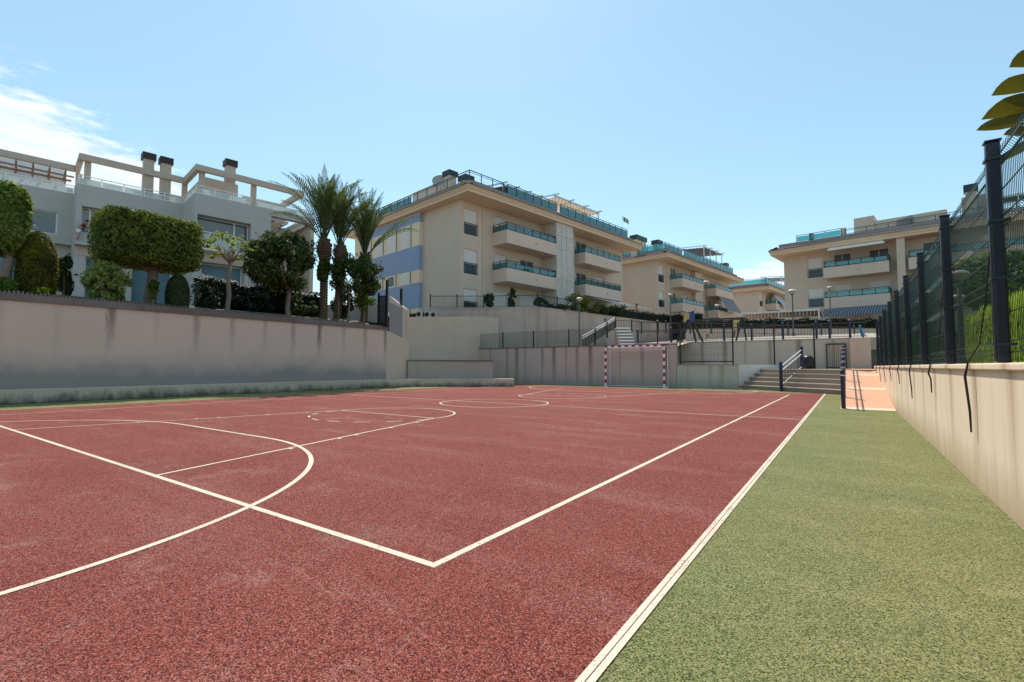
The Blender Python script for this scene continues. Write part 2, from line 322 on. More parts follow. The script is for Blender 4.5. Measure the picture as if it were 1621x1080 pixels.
# ------------------------------------------------------------------ mesh helpers
class MB:
    def __init__(s): s.v = []; s.f = []; s.m = []
    def add(s, vs, fs, mi=0):
        k = len(s.v); s.v += [tuple(map(float, p)) for p in vs]
        s.f += [tuple(i+k for i in f) for f in fs]; s.m += [mi]*len(fs)
        return s
    def box(s, a, b, mi=0):
        x0, y0, z0 = [min(p, q) for p, q in zip(a, b)]; x1, y1, z1 = [max(p, q) for p, q in zip(a, b)]
        return s.add([(x0, y0, z0), (x1, y0, z0), (x1, y1, z0), (x0, y1, z0), (x0, y0, z1), (x1, y0, z1), (x1, y1, z1), (x0, y1, z1)],
              [(0, 3, 2, 1), (4, 5, 6, 7), (0, 1, 5, 4), (1, 2, 6, 5), (2, 3, 7, 6), (3, 0, 4, 7)], mi)
    def prism(s, poly, z0, z1, mi=0):
        n = len(poly)
        ar = sum(poly[i][0]*poly[(i+1) % n][1]-poly[(i+1) % n][0]*poly[i][1] for i in range(n))
        if ar < 0: poly = poly[::-1]
        z0 = z0 if hasattr(z0, '__len__') else [z0]*n; z1 = z1 if hasattr(z1, '__len__') else [z1]*n
        vs = [(p[0], p[1], z) for p, z in zip(poly, z0)]+[(p[0], p[1], z) for p, z in zip(poly, z1)]
        fs = [tuple(range(n))[::-1], tuple(range(n, 2*n))]+[(i, (i+1) % n, n+(i+1) % n, n+i) for i in range(n)]
        return s.add(vs, fs, mi)
    def bar(s, p, q, w=.05, h=None, mi=0, up=(0, 0, 1)):
        h = h or w; p = Vector(p); q = Vector(q); d = (q-p).normalized(); u = Vector(up)
        if abs(d.dot(u)) > .98: u = Vector((1, 0, 0))
        a = d.cross(u).normalized(); b = a.cross(d)
        c = [(-1, -1), (1, -1), (1, 1), (-1, 1)]
        vs = [e+a*(w/2*i)+b*(h/2*j) for e in (p, q) for i, j in c]
        return s.add(vs, [(0, 3, 2, 1)[::-1], (4, 5, 6, 7)]+[(i, (i+1) % 4, 4+(i+1) % 4, 4+i)[::-1] for i in range(4)], mi)
    def tube(s, pts, r, n=8, mi=0, cap=True):
        pts = [Vector(p) for p in pts]; k = len(pts); r = r if hasattr(r, '__len__') else [r]*k
        vs = []; a = None
        for i, p in enumerate(pts):
            d = (pts[min(i+1, k-1)]-pts[max(i-1, 0)]).normalized()
            if a is None:
                u = Vector((0, 0, 1)) if abs(d.z) < .95 else Vector((1, 0, 0)); a = d.cross(u).normalized()
            a = (a-d*a.dot(d)).normalized(); b = d.cross(a)
            vs += [p+(a*math.cos(t)+b*math.sin(t))*r[i] for t in [2*math.pi*j/n for j in range(n)]]
        fs = [(i*n+j, i*n+(j+1) % n, (i+1)*n+(j+1) % n, (i+1)*n+j) for i in range(k-1) for j in range(n)]
        if cap: fs += [tuple(range(n))[::-1], tuple(range((k-1)*n, k*n))]
        return s.add(vs, fs, mi)
    def lathe(s, prof, c=(0, 0, 0), n=16, mi=0):
        vs = [(c[0]+r*math.cos(2*math.pi*j/n), c[1]+r*math.sin(2*math.pi*j/n), c[2]+z) for r, z in prof for j in range(n)]
        fs = [(i*n+j, i*n+(j+1) % n, (i+1)*n+(j+1) % n, (i+1)*n+j) for i in range(len(prof)-1) for j in range(n)]
        fs += [tuple(range(n))[::-1], tuple(range((len(prof)-1)*n, len(prof)*n))]
        return s.add(vs, fs, mi)
    def ellipsoid(s, c, r, nu=12, nv=8, mi=0, p=1.0):
        sg = lambda x: math.copysign(abs(x)**p, x)
        vs = []
        for i in range(nv+1):
            t = math.pi*i/nv
            for j in range(nu):
                a = 2*math.pi*j/nu
                vs.append((c[0]+r[0]*sg(math.sin(t))*sg(math.cos(a)), c[1]+r[1]*sg(math.sin(t))*sg(math.sin(a)), c[2]-r[2]*sg(math.cos(t))))
        return s.add(vs, [(i*nu+j, i*nu+(j+1) % nu, (i+1)*nu+(j+1) % nu, (i+1)*nu+j) for i in range(nv) for j in range(nu)], mi)
    def wallgrid(s, P, ux, uz, nrm, W, Z, holes, depth=.14, mi=0, mir=None):
        """front face with openings. P(a,z)->world via origin+ux*a+uz*z; nrm points outward"""
        xs = sorted({W[0], W[1], *[h[0] for h in holes], *[h[1] for h in holes]}); zs = sorted({Z[0], Z[1], *[h[2] for h in holes], *[h[3] for h in holes]})
        P = Vector(P); ux = Vector(ux); nrm = Vector(nrm)
        pt = lambda a, z, d=0: P+ux*a+Vector((0, 0, z))-nrm*d
        flip = ux.cross(Vector((0, 0, 1))).dot(nrm) < 0
        def q(a, b, c, d, m): s.add([a, b, c, d], [(0, 1, 2, 3) if not flip else (3, 2, 1, 0)], m)
        for i in range(len(xs)-1):
            for j in range(len(zs)-1):
                cx, cz = (xs[i]+xs[i+1])/2, (zs[j]+zs[j+1])/2
                if any(h[0] < cx < h[1] and h[2] < cz < h[3] for h in holes): continue
                q(pt(xs[i], zs[j]), pt(xs[i+1], zs[j]), pt(xs[i+1], zs[j+1]), pt(xs[i], zs[j+1]), mi)
        for a, b, c, d in holes:
            q(pt(a, c, depth), pt(b, c, depth), pt(b, c), pt(a, c), mi); q(pt(a, d), pt(b, d), pt(b, d, depth), pt(a, d, depth), mi)
            q(pt(a, c, depth), pt(a, c), pt(a, d), pt(a, d, depth), mi); q(pt(b, c), pt(b, c, depth), pt(b, d, depth), pt(b, d), mi)
        return s
    def build(s, name, mats, parent=None, smooth=False):
        me = bpy.data.meshes.new(name); me.from_pydata(s.v, [], s.f)
        for m in (mats if isinstance(mats, (list, tuple)) else [mats]): me.materials.append(m)
        me.polygons.foreach_set('material_index', s.m)
        if smooth: me.polygons.foreach_set('use_smooth', [True]*len(s.f))
        me.update(); o = bpy.data.objects.new(name, me); COL.objects.link(o)
        if parent: o.parent = parent
        return o

def quads_object(name, V, mat, parent=None, extra=None):
    """V: (N,4,3) array of leaf quads; extra: MB of core geometry using second material"""
    V = np.asarray(V, float); n = len(V)
    verts = V.reshape(-1, 3); faces = np.arange(4*n).reshape(-1, 4).tolist()
    verts = verts.tolist(); mi = [0]*n
    mats = [mat]
    if extra is not None:
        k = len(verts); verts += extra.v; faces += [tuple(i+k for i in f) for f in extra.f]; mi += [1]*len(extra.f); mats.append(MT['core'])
    me = bpy.data.meshes.new(name); me.from_pydata(verts, [], faces)
    for m in mats: me.materials.append(m)
    me.polygons.foreach_set('material_index', mi); me.update()
    o = bpy.data.objects.new(name, me); COL.objects.link(o)
    if parent: o.parent = parent
    return o

def tag(o, label=None, cat=None, group=None, kind=None):
    if label: o['label'] = label
    if cat: o['category'] = cat
    if group: o['group'] = group
    if kind: o['kind'] = kind
    return o
def empty(name, label, cat, loc=(0, 0, 0), rz=0, group=None):
    o = bpy.data.objects.new(name, None); COL.objects.link(o); o.empty_display_size = .2
    o.location = loc; o.rotation_euler = (0, 0, rz); return tag(o, label, cat, group)
def struct(name, mb, m): return tag(mb.build(name, m), kind='structure')
def copy_tree(o, parent=None):
    c = o.copy(); COL.objects.link(c)
    if parent: c.parent = parent
    for ch in [x for x in bpy.data.objects if x.parent == o]: copy_tree(ch, c)
    return c

# ------------------------------------------------------------------ foliage helpers
def unit(n):
    v = rng.normal(size=(n, 3)); return v/np.linalg.norm(v, axis=1, keepdims=True)
def leaf_quads(C, N, size, aspect=.55, jit=.7, fold=.0):
    """leaf-sized quads at C facing roughly N with random tilt"""
    n = len(C); N = N+unit(n)*jit; N /= np.linalg.norm(N, axis=1, keepdims=True)
    A = np.cross(N, unit(n)); A /= np.linalg.norm(A, axis=1, keepdims=True); B = np.cross(N, A)
    s = (size*rng.uniform(.65, 1.25, n))[:, None]
    return np.stack([C-A*s*.5, C+B*s*aspect*.5-A*s*.05, C+A*s*.5, C-B*s*aspect*.5-A*s*.05], 1)
def box_crown(c, r, n, p=.45, size=.16, lo=.82, hi=1.06):
    q = rng.uniform(-1, 1, (n, 3)); w_ = np.array([r[1]*r[2], r[0]*r[2], r[0]*r[1]]); ax = rng.choice(3, n, p=w_/w_.sum())
    q[np.arange(n), ax] = rng.choice([-1.0, 1.0], n); m_ = 2/p
    q /= (np.abs(q)**m_).sum(1, keepdims=True)**(1/m_)
    d = np.sign(q)*np.abs(q)**(m_-1); d /= np.linalg.norm(d, axis=1, keepdims=True)
    rr = rng.uniform(lo, hi, n)+.03*np.sin(q[:, 0]*7+q[:, 2]*5)*np.sin(q[:, 1]*6)
    C = np.array(c)+q*np.array(r)*rr[:, None]
    return leaf_quads(C, d, size)
def clump_crown(c, r, n, k=22, size=.22, clump=.38, hollow=.35, up=.3):
    cen = unit(k)*rng.uniform(hollow, 1.0, k)[:, None]**.6
    out = []; per = n//k
    for q in cen:
        d = unit(per); m = clump*rng.uniform(.7, 1.2)
        P = q+d*m*rng.uniform(.55, 1.0, per)[:, None]
        out.append(leaf_quads(np.array(c)+P*np.array(r), d+np.array([0, 0, up]), size))
    for _ in range(k):
        d = unit(1)[0]; d[2] = abs(d[2])*.8+.1*d[2]; f = rng.uniform(.85, 1.28, 12)[:, None]
        P = d*f+rng.normal(size=(12, 3))*.045
        out.append(leaf_quads(np.array(c)+P*np.array(r), unit(12), size*.9))
    return np.concatenate(out)
def limbs(base, top, spread, r0, n=6, h=1.6, mb=None, seed=1, rs=.35):
    rd = random.Random(seed); mb = mb or MB(); base = Vector(base); top = Vector(top)
    pts = [base.lerp(top, t)+Vector((rd.uniform(-.05, .05), rd.uniform(-.05, .05), 0))*min(1, t*3) for t in (0, .08, .35, .7, 1)]
    mb.tube(pts, [r0*1.45, r0*1.08, r0*.95, r0*.85, r0*.75], 9)
    for i in range(n):
        a = 2*math.pi*(i+rd.uniform(-.2, .2))/n; s = spread*rd.uniform(.6, 1.0); hh = h*rd.uniform(.6, 1.1)
        e = top+Vector((math.cos(a)*s, math.sin(a)*s, hh)); m = top.lerp(e, .5)+Vector((0, 0, -.12*hh))
        st = top-Vector((0, 0, .05))
        mb.tube([st, m, e], [r0*.55, r0*rs, r0*.12], 6)
        for j in range(2):
            b = a+rd.uniform(-.9, .9); q = m.lerp(e, .4); e2 = q+Vector((math.cos(b)*s*.5, math.sin(b)*s*.5, hh*.4))
            mb.tube([q, e2], [r0*rs*.6, r0*.08], 5)
    return mb

# ------------------------------------------------------------------ sky, sun
SUN_AZ, SUN_EL = R(-42), R(57)            # left of the court axis, high
w = bpy.data.worlds.new("World"); scene.world = w; w.use_nodes = True
nt = w.node_tree; nt.nodes.clear()
class WT(NT):
    def __init__(s, tree): s.t = tree
W_ = WT(nt)
sky = W_.n('ShaderNodeTexSky', _sky_type='NISHITA'); sky.sun_disc = False
sky.sun_elevation = SUN_EL; sky.sun_rotation = SUN_AZ; sky.air_density = 1.0; sky.dust_density = .3; sky.ozone_density = 1.0
dirv = W_.n('ShaderNodeTexCoord').outputs['Generated']
dx, dy, dz = W_.sep(dirv)
zc = W_.math('MAXIMUM', dz, .03)
cv = W_.n('ShaderNodeCombineXYZ', X=W_.math('DIVIDE', dx, zc), Y=W_.math('DIVIDE', dy, zc), Z=0.0).outputs[0]
def cloud_region(u0, v0, half, soft):
    d = ray(u0, v0); d = d/np.linalg.norm(d); c = (d[0], d[1], d[2])
    df = W_.n('ShaderNodeVectorMath', _operation='SUBTRACT', i0=dirv, i1=c).outputs[0]
    ax, ay, az = W_.sep(df)
    # ellipse wide along the horizon
    h = np.array([-d[1], d[0]])/np.hypot(d[0], d[1])
    al = W_.math('ADD', W_.math('MULTIPLY', ax, float(h[0])), W_.math('MULTIPLY', ay, float(h[1])))
    e = W_.math('SQRT', W_.math('ADD', W_.math('POWER', W_.math('DIVIDE', al, half[0]), 2.0), W_.math('POWER', W_.math('DIVIDE', W_.math('ADD', az, W_.math('MULTIPLY', al, half[2])), half[1]), 2.0)))
    return W_.ramp(e, [(0.0, 1), (1.0, 0)])
n1 = W_.noise(W_.map(dirv, (7, 7, 30)), 1.7, 11, .70)
n2 = W_.noise(W_.map(dirv, (3, 3, 9)), 1.0, 4, .5)
r1 = W_.math('MAXIMUM', cloud_region(5, 236, (.44, .14, -.20), .5), cloud_region(1215, 455, (.16, .06, 0), .5))
dens = W_.math('ADD', W_.math('MULTIPLY', n1, .75), W_.math('ADD', W_.math('MULTIPLY', n2, .45), W_.math('MULTIPLY', r1, .75)))
cf = W_.math('MULTIPLY', W_.ramp(dens, [(.82, 0), (.90, .5), (.98, 1)]), W_.ramp(r1, [(.02, 0), (.3, 1)]))
wisp = W_.math('MULTIPLY', W_.ramp(n2, [(.45, 0), (.8, 1)]), .05)
cloudcol = W_.mix(W_.ramp(n1, [(.4, 0), (.7, 1)]), (4.6, 5.3, 5.7), (6.0, 6.4, 6.5))
skyc = W_.mix(cf, W_.mix(.35, W_.mix(1.0, sky.outputs[0], (1.03, 1.12, 1.0), 'MULTIPLY'), (2.5, 4.2, 5.2)), cloudcol)
bg = W_.n('ShaderNodeBackground', Color=skyc, Strength=0.13)
wo = W_.n('ShaderNodeOutputWorld'); nt.links.new(bg.outputs[0], wo.inputs[0])
sun = bpy.data.lights.new('sun', 'SUN'); sun.energy = 3.6; sun.angle = R(.53); sun.color = (1, .92, .80)
so = bpy.data.objects.new('sun', sun); COL.objects.link(so)
sd = Vector((math.sin(SUN_AZ)*math.cos(SUN_EL), math.cos(SUN_AZ)*math.cos(SUN_EL), math.sin(SUN_EL)))
so.rotation_euler = sd.to_track_quat('Z', 'Y').to_euler(); so.location = (0, 0, 60)
scene.view_settings.view_transform = 'Standard'; scene.view_settings.look = 'None'
scene.view_settings.exposure = 0.5; scene.view_settings.gamma = 1
scene.cycles.use_denoising = True
try: scene.cycles.denoiser = 'OPENIMAGEDENOISE'
except Exception: pass
scene.cycles.max_bounces = 8; scene.cycles.transparent_max_bounces = 24

# ------------------------------------------------------------------ ground and court
struct('ground', MB().add([(-900, -300, -.03), (900, -300, -.03), (900, 1500, -.03), (-900, 1500, -.03)], [(0, 1, 2, 3)]), MT['earth'])
struct('court_surround', MB().add([(-21.6, -9, 0), (1.04, -9, 0), (1.04, 28.1, 0), (-21.6, 28.1, 0)], [(0, 1, 2, 3)]), MT['green'])
red = [(-.835, -7), (-.835, 25.6), (-3.0, 25.2), (-8, 25.4), (-14, 26.0), (-18.75, 26.3), (-18.75, -7)]
struct('court_surface', MB().add([(x, y, .004) for x, y in red], [tuple(range(len(red)))]), MT['red'])
ln = MB(); LZ = [.0065]
def lz(): LZ[0] += .00006; return LZ[0]
def seg(a, b, w=.05):
    a = Vector(a); b = Vector(b); d = (b-a).normalized(); n = Vector((-d.y, d.x))*w/2; z = lz()
    k = max(1, int((b-a).length/1.5))
    for i in range(k):
        p = a.lerp(b, i/k); q = a.lerp(b, (i+1)/k)
        ln.add([(*(p-n), z), (*(q-n), z), (*(q+n), z), (*(p+n), z)], [(0, 1, 2, 3)])
def arc(c, r, a0, a1, w=.05, k=48):
    z = lz()
    pts = [(math.cos(a0+(a1-a0)*i/k), math.sin(a0+(a1-a0)*i/k)) for i in range(k+1)]
    vs = [(c[0]+x*(r-w/2), c[1]+y*(r-w/2), z) for x, y in pts]+[(c[0]+x*(r+w/2), c[1]+y*(r+w/2), z) for x, y in pts]
    ln.add(vs, [(i, i+1, k+2+i, k+1+i)[::-1] for i in range(k)])
XC, YC, XR = -9.55, 12.78, -2.08; XL = 2*XC-XR; PI = math.pi
seg((-.871, -5), (-.871, 25.7), .030); seg((-.836, -5), (-.836, 25.7), .030)
seg((XR, 2.155), (XR, 23.8), .055); seg((XL, 2.155), (XL, 25.6), .045)
seg((XL, 2.18), (XR+.027, 2.18), .055)
seg((XL, YC), (-.92, YC), .045)
arc((XC, YC), 1.76, 0, 2*PI)
for s in (1, -1):
    Y = lambda y: y if s > 0 else 2*YC-y
    yf = 8.2
    if s < 0: seg((XL, Y(2.18)), (XR, Y(2.18)), .045)
    for xa, xb in ((-12.85, -11.28), (-6.25, -7.85)):
        seg((xa, Y(2.2)), (xb, Y(yf)), .045)
        for t in (.30, .47, .54, .71, .86):
            px = xa+(xb-xa)*t; sg = -1 if xa < XC else 1
            seg((px, Y(2.2+6*t)), (px+sg*.11, Y(2.2+6*t)), .05)
    seg((-11.28, Y(yf)), (-7.85, Y(yf)), .045)
    arc((XC, Y(yf)), 1.74, 0, s*PI)
    for i in range(8):
        a = -s*PI*(i+.25)/8; arc((XC, Y(yf)), 1.74, a, a-s*PI/8*.5, .05, 6)
    arc((-8.0, Y(0)), 4.36, -s*.25, s*PI/2, .055); arc((-11.2, Y(0)), 4.36, s*PI/2, s*(PI+.25), .055)
    seg((-11.2, Y(4.36)), (-8.0, Y(4.36)), .055)
struct('court_markings', ln, MT['line'])

sb = MB()
for (xa, ya, xb, yb) in ((-.80, 6.1, 1.03, 5.55), (-.8, 11.9, 1.03, 11.7)):
    for i in range(12):
        f0, f1 = i/12, (i+1)/12; j0, j1 = .02*math.sin(i*2.1), .02*math.sin((i+1)*2.1)
        sb.add([(xa+(xb-xa)*f0, ya+(yb-ya)*f0+j0, .0035), (xa+(xb-xa)*f1, ya+(yb-ya)*f1+j1, .0035), (xa+(xb-xa)*f1, ya+(yb-ya)*f1+j1+.007, .0035), (xa+(xb-xa)*f0, ya+(yb-ya)*f0+j0+.007, .0035)], [(0, 1, 2, 3)])
struct('court_seams', sb, plain('seam_dirt', (.07, .08, .04), .9))
# left: kerb bench, stained retaining wall with dark coping, garden above
t = empty('retaining_wall', 'long stained retaining wall along the left side of the court, dark coping on top', 'wall', (-21.75, 0, 0))
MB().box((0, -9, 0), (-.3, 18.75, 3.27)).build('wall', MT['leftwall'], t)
c = MB()
y = -9.0
while y < 18.8:
    c.box((.07, y+.006, 3.27), (-.42, min(y+1.994, 18.82), 3.50)); y += 2.0
c.build('coping', MT['coping'], t)
k = MB().prism([(-21.42, -9), (-21.42, 18.3), (-20.6, 20.3), (-19.3, 21.45), (-16.2, 23.6), (-16.6, 24.2), (-19.8, 22.0), (-21.75, 19.6), (-21.75, -9)], 0.0, .46)
o = k.build('concrete_bench', MT['plinth']); tag(o, 'low mossy concrete ledge running along the foot of the left wall', 'ledge')
bv = o.modifiers.new('bevel', 'BEVEL'); bv.width = .025; bv.segments = 2
# wall return beyond the garden wall, sloping top
MB().prism([(-21.78, 18.75), (-21.78, 20.5), (-22.1, 20.5), (-22.1, 18.75)], 0, [3.28, 2.72, 2.72, 3.28]).build('return_wall', MT['beige'])
tag(bpy.data.objects['return_wall'], 'short plain wall with a sloping top just past the end of the stained wall', 'wall')
p0 = at_depth(641, 577, 30.2); p1 = at_depth(766, 577, 36.2); p2 = at_depth(778, 577, 37.4)
MB().prism([tuple(p0[:2]), tuple(p1[:2]), tuple(p2[:2]+np.array([.3, .5])), tuple(p0[:2]+np.array([-.3, .5]))], 0, [4.27, 4.95, 4.95, 4.27]).build('beige_wall', MT['beige'])
tag(bpy.data.objects['beige_wall'], 'smooth beige wall below the corner of the apartment block with the satellite dish', 'wall')
q0 = at_depth(646, 577, 29.0); q1 = at_depth(780, 577, 29.4)
n_ = np.array([-.57, .82])
bw = MB().prism([tuple(q0[:2]), tuple(q1[:2]), tuple(q1[:2]+n_*.5), tuple(q0[:2]+n_*.5)], 0, 1.50)
bw.prism([tuple(q0[:2]-n_*.05-np.array([.05, 0])), tuple(q1[:2]-n_*.05+np.array([.04, 0])), tuple(q1[:2]+n_*.55), tuple(q0[:2]+n_*.55)], 1.50, 1.58, 1)
tag(bw.build('low_wall', [MT['beige_d'], MT['coping']]), 'low grey-beige wall with a thin dark capping behind the far end of the ledge', 'wall')
# goal wall
gw = empty('boundary_wall', 'tall pinkish wall with dark vertical run-off stains behind the goal', 'wall', (0, 28, 0))
MB().box((-23.5, 0, 0), (-8.02, .3, 2.46)).build('wall', MT['goalwall'], gw)
MB().box((-23.5, -.04, 2.46), (-7.98, .34, 2.52)).build('coping', MT['coping'], gw)
lw_ = empty('low_boundary_wall', 'lower grey wall right of the goal, carrying a black net frame', 'wall', (0, 28, 0))
MB().box((-8.0, 0.003, 0), (-4.82, .3, 1.27)).build('wall', MT['goalwall_low'], lw_)
MB().box((-7.96, -.03, 1.27), (-4.80, .33, 1.31)).build('coping', MT['beige_d'], lw_)
# right wall
rw = empty('side_wall', 'sunlit cream wall with rust runs along the right of the court under the mesh fence', 'wall', (1.03, 0, 0))
MB().box((0, -6, 0), (.28, 28.5, 1.17)).build('wall', MT['rightwall'], rw)
cp = MB()
for i in range(-6, 28, 2): cp.box((-.035, i+.004, 1.17), (.315, i+1.996, 1.23))
bb = cp.build('coping', MT['rightwall'], rw); bv = bb.modifiers.new('bevel', 'BEVEL'); bv.width = .012; bv.segments = 2

# terrain behind the walls
struct('garden_soil', MB().add([(-22.05, -12, 3.3), (-22.05, 18.75, 3.3), (-24, 18.75, 3.9), (-24, -12, 3.75), (-42.5, 18.75, 4.8), (-48, -12, 4.6), (-42, 40, 5), (-27.5, 30.2, 4.3), (-24, 24, 3.9), (-80, 60, 6), (-80, -20, 5)],
    [(0, 1, 2, 3)[::-1], (3, 2, 4, 5)[::-1], (2, 8, 7, 6, 4)[::-1], (5, 4, 6, 9, 10)[::-1]]), MT['soil'])
struct('side_lawn', MB().add([(1.3, -9, 1.1), (40, -9, 1.1), (40, 62, 1.6), (1.3, 62, 1.6)], [(0, 1, 2, 3)]), MT['soil'])
struct('upper_ground', MB().add([(-24, 28.29, 2.38), (-8.0, 28.29, 2.38), (-8.0, 31.0, 2.70), (2, 31.0, 2.70), (2, 60, 4.6), (-14, 60, 4.6), (-19, 36, 2.7)], [(0, 1, 2, 6), (2, 3, 4, 5, 6)]), MT['paving'])
struct('far_ground', MB().add([(-40, 60, 4.4), (60, 60, 4.4), (120, 400, 7), (-120, 400, 7)], [(0, 1, 2, 3)]), MT['paving'])

# stair up from the court (runs diagonally), its cheek wall, landing and pink ramp
fl = Vector((-4.85, 28.55, 0)); ed = Vector((.788, -.616, 0)); nn = Vector((.616, .788, 0)); WD = 5.95; RS, TR = .214, .36
st = empty('court_stair', 'wide concrete stair of five steps climbing from the court beside the pink ramp', 'stairs')
for i in range(5):
    a = fl+nn*(TR*i); b = a+ed*WD; e = nn*(6.5 if i == 4 else TR+.03)
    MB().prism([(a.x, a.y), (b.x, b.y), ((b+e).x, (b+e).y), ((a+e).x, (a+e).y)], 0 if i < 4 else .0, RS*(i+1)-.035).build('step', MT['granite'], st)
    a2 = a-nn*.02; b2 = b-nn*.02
    MB().prism([(a2.x, a2.y), (b2.x, b2.y), ((b2+e).x, (b2+e).y), ((a2+e).x, (a2+e).y)], RS*(i+1)-.035, RS*(i+1)).build('tread', MT['lit_tread'], st)
c0 = fl-nn*.03-ed*.02; c1 = fl+nn*2.9
ck = MB().prism([(c0.x, c0.y), (c1.x, c1.y), (c1.x-.2, c1.y+.15), (c0.x-.2, c0.y+.15)], 0, 1.30)
tag(ck.build('cheek_wall', MT['cheek']), 'pale flank wall along the left side of the concrete stair', 'wall')
RZ = lambda y: 1.075*(y-16.6)/10.4
rp = MB()
ys = [16.6, 16.95, 20.6, 21.0, 24.6, 25.0, 27.0]
for i in range(6):
    a, b = ys[i], ys[i+1]
    rp.add([(-.2, a, RZ(a)+.012), (1.028, a, RZ(a)+.012), (1.028, b, RZ(b)+.012), (-.2, b, RZ(b)+.012)], [(0, 1, 2, 3)], 1 if i % 2 == 0 else 0)
rp.add([(-.2, 16.6, -.01), (-.2, 16.6, .012), (-.2, 27, 1.087), (-.2, 27, -.01)], [(0, 1, 2, 3)], 0)
rp.add([(-.2, 16.6, -.01), (1.028, 16.6, -.01), (1.028, 16.6, .012), (-.2, 16.6, .012)], [(0, 1, 2, 3)], 1)
rp.add([(-.2, 27, 1.087), (1.028, 27, 1.087), (1.028, 31, 1.087), (-.2, 31, 1.087)], [(0, 1, 2, 3)], 0)
tag(rp.build('access_ramp', [MT['ramp'], MT['rampband']]), kind='structure')
# back wall above the landing with the pink end pier
bwl = empty('back_wall', 'stained blockwork wall behind the stair landing, iron gate set against it', 'wall', (0, 31, 0))
MB().box((-11.6, 0, 0), (.12, .3, 2.66)).build('wall', MT['backwall'], bwl)
MB().box((-11.6, -.03, 2.66), (.12, .33, 2.72)).build('coping', MT['beige_d'], bwl)
tag(MB().box((.123, 30.75, 0), (1.0, 31.4, 2.70)).build('end_pier', MT['pink']), 'pink rendered pier closing the back wall at the end of the ramp', 'pier')

# terrace wall below the satellite-dish block
RZB = R(80.5); E1 = np.array([math.sin(R(9.5)), math.cos(R(9.5)), 0]); E2 = np.array([-E1[1], E1[0], 0])
R2 = np.array([-26.35, 30.41, 0]); R1 = np.array([-41.95, 9.87, 0])
L2 = lambda x, y: tuple((R2+E1*x+E2*y)[:2])
TW = [L2(-2.5, .6), L2(.5, -2.5), L2(3.1, -6.0), L2(30, -6.6), L2(46, -7.2)]
tw = empty('terrace_wall', 'tall rendered wall with rust runs holding up the planted terrace of the nearest apartment block', 'wall')
TI = [L2(-2.5, 1.0), L2(.7, -2.1), L2(3.2, -5.6), L2(30, -6.2), L2(46, -6.8)]
MB().prism(TW+TI[::-1], 0, 5.82).build('wall', MT['terrace'], tw)
tc = MB()
for i in range(4):
    a, b = Vector(TW[i]), Vector(TW[i+1]); d = (b-a).normalized(); n = Vector((d.y, -d.x))*.05
    a2, b2 = Vector(TI[i]), Vector(TI[i+1])
    tc.prism([tuple(a+n), tuple(b+n-d*.004), tuple(b2-d*.004), tuple(a2)], 5.82, 5.90)
tc.build('coping', MT['terrace'], tw)
struct('terrace_ground', MB().add([(*p, 5.6) for p in TI]+[(*L2(46, 20), 5.6), (*L2(-2.5, 20), 5.6)], [(0, 1, 2, 3, 4, 5, 6)]), MT['paving'])

# ------------------------------------------------------------------ apartment blocks (cream, deep eaves, green-glass balconies)
def window(parent, x0, x1, z0, z1, y=0.0, kind='half', rail=True, d=.13):
    """opening on the face y (outward -y): frame + roller shutter + pane, iron guard as sub-parts"""
    f = MB(); t = .05
    f.box((x0, y+d-.03, z0), (x0+t, y+d+.03, z1)).box((x1-t, y+d-.03, z0), (x1, y+d+.03, z1)).box((x0+t, y+d-.03, z1-t), (x1-t, y+d+.03, z1)).box((x0+t, y+d-.03, z0), (x1-t, y+d+.03, z0+t))
    if kind == 'open': f.box(((x0+x1)/2-.025, y+d-.025, z0+t), ((x0+x1)/2+.025, y+d+.025, z1-t))
    f.box((x0-.06, y-.035, z0-.06), (x1+.06, y+d-.035, z0-.004))
    w_ = f.build('window', MT['white'], parent)
    zs = z0+t if kind == 'shut' else (z0+(z1-z0)*(.42 if kind == 'half' else 1.0))
    MB().box((x0+t, y+d+.02, z0+t), (x1-t, y+d+.024, z1-t)).build('pane', MT['pane_dark'] if kind == 'open' else MT['pane'], w_)
    if kind != 'open': MB().box((x0+t, y+d-.02, zs), (x1-t, y+d+.01, z1-t)).build('shutter', MT['shutter'], w_)
    if rail:
        g = MB(); zr = z0+(z1-z0)*.44
        g.box((x0-.02, y-.05, zr), (x1+.02, y-.015, zr+.045)).box((x0-.02, y-.05, z0+.05), (x1+.02, y-.015, z0+.09))
        k = max(5, int((x1-x0)/.13))
        for i in range(k+1):
            x = x0+(x1-x0)*i/k; g.box((x-.011, y-.044, z0+.09), (x+.011, y-.021, zr))
        g.build('guard', MT['rust_metal'] if rail == 1 else MT['black_metal'], w_)
    return w_
def glass_rail(parent, pts, z0, h, spacing=1.15, name='railing', glass='glass_teal', mat='green_metal', gap=.08, panes=True):
    """framed railing along plan points; the glass is its sub-part"""
    g = MB(); gl = MB()
    for i in range(len(pts)-1):
        a = Vector((*pts[i], 0)); b = Vector((*pts[i+1], 0)); L = (b-a).length; k = max(1, round(L/spacing)); d = (b-a)/L
        zt = Vector((0, 0, z0+h))
        g.bar(a+zt, b+zt, .06, .05); g.bar(a+Vector((0, 0, z0+h-.16)), b+Vector((0, 0, z0+h-.16)), .03); g.bar(a+Vector((0, 0, z0+gap)), b+Vector((0, 0, z0+gap)), .04)
        for j in range(k+(1 if i == len(pts)-2 else 0)):
            p = a+d*(L*j/k); g.bar(p+Vector((0, 0, z0)), p+Vector((0, 0, z0+h-.026)), .055, up=d)
        for j in range(k):
            p = a+d*(L*j/k+.05); q = a+d*(L*(j+1)/k-.05); n = Vector((d.y, -d.x, 0))*.006
            zz = (z0+gap+.03, z0+h-.19)
            vs = [p+n, q+n, q-n, p-n]
            if panes: gl.prism([tuple(v[:2]) for v in vs], zz[0], zz[1])
    r = g.build(name, MT[mat], parent)
    if panes: gl.build('glass', MT[glass], r)
    return r
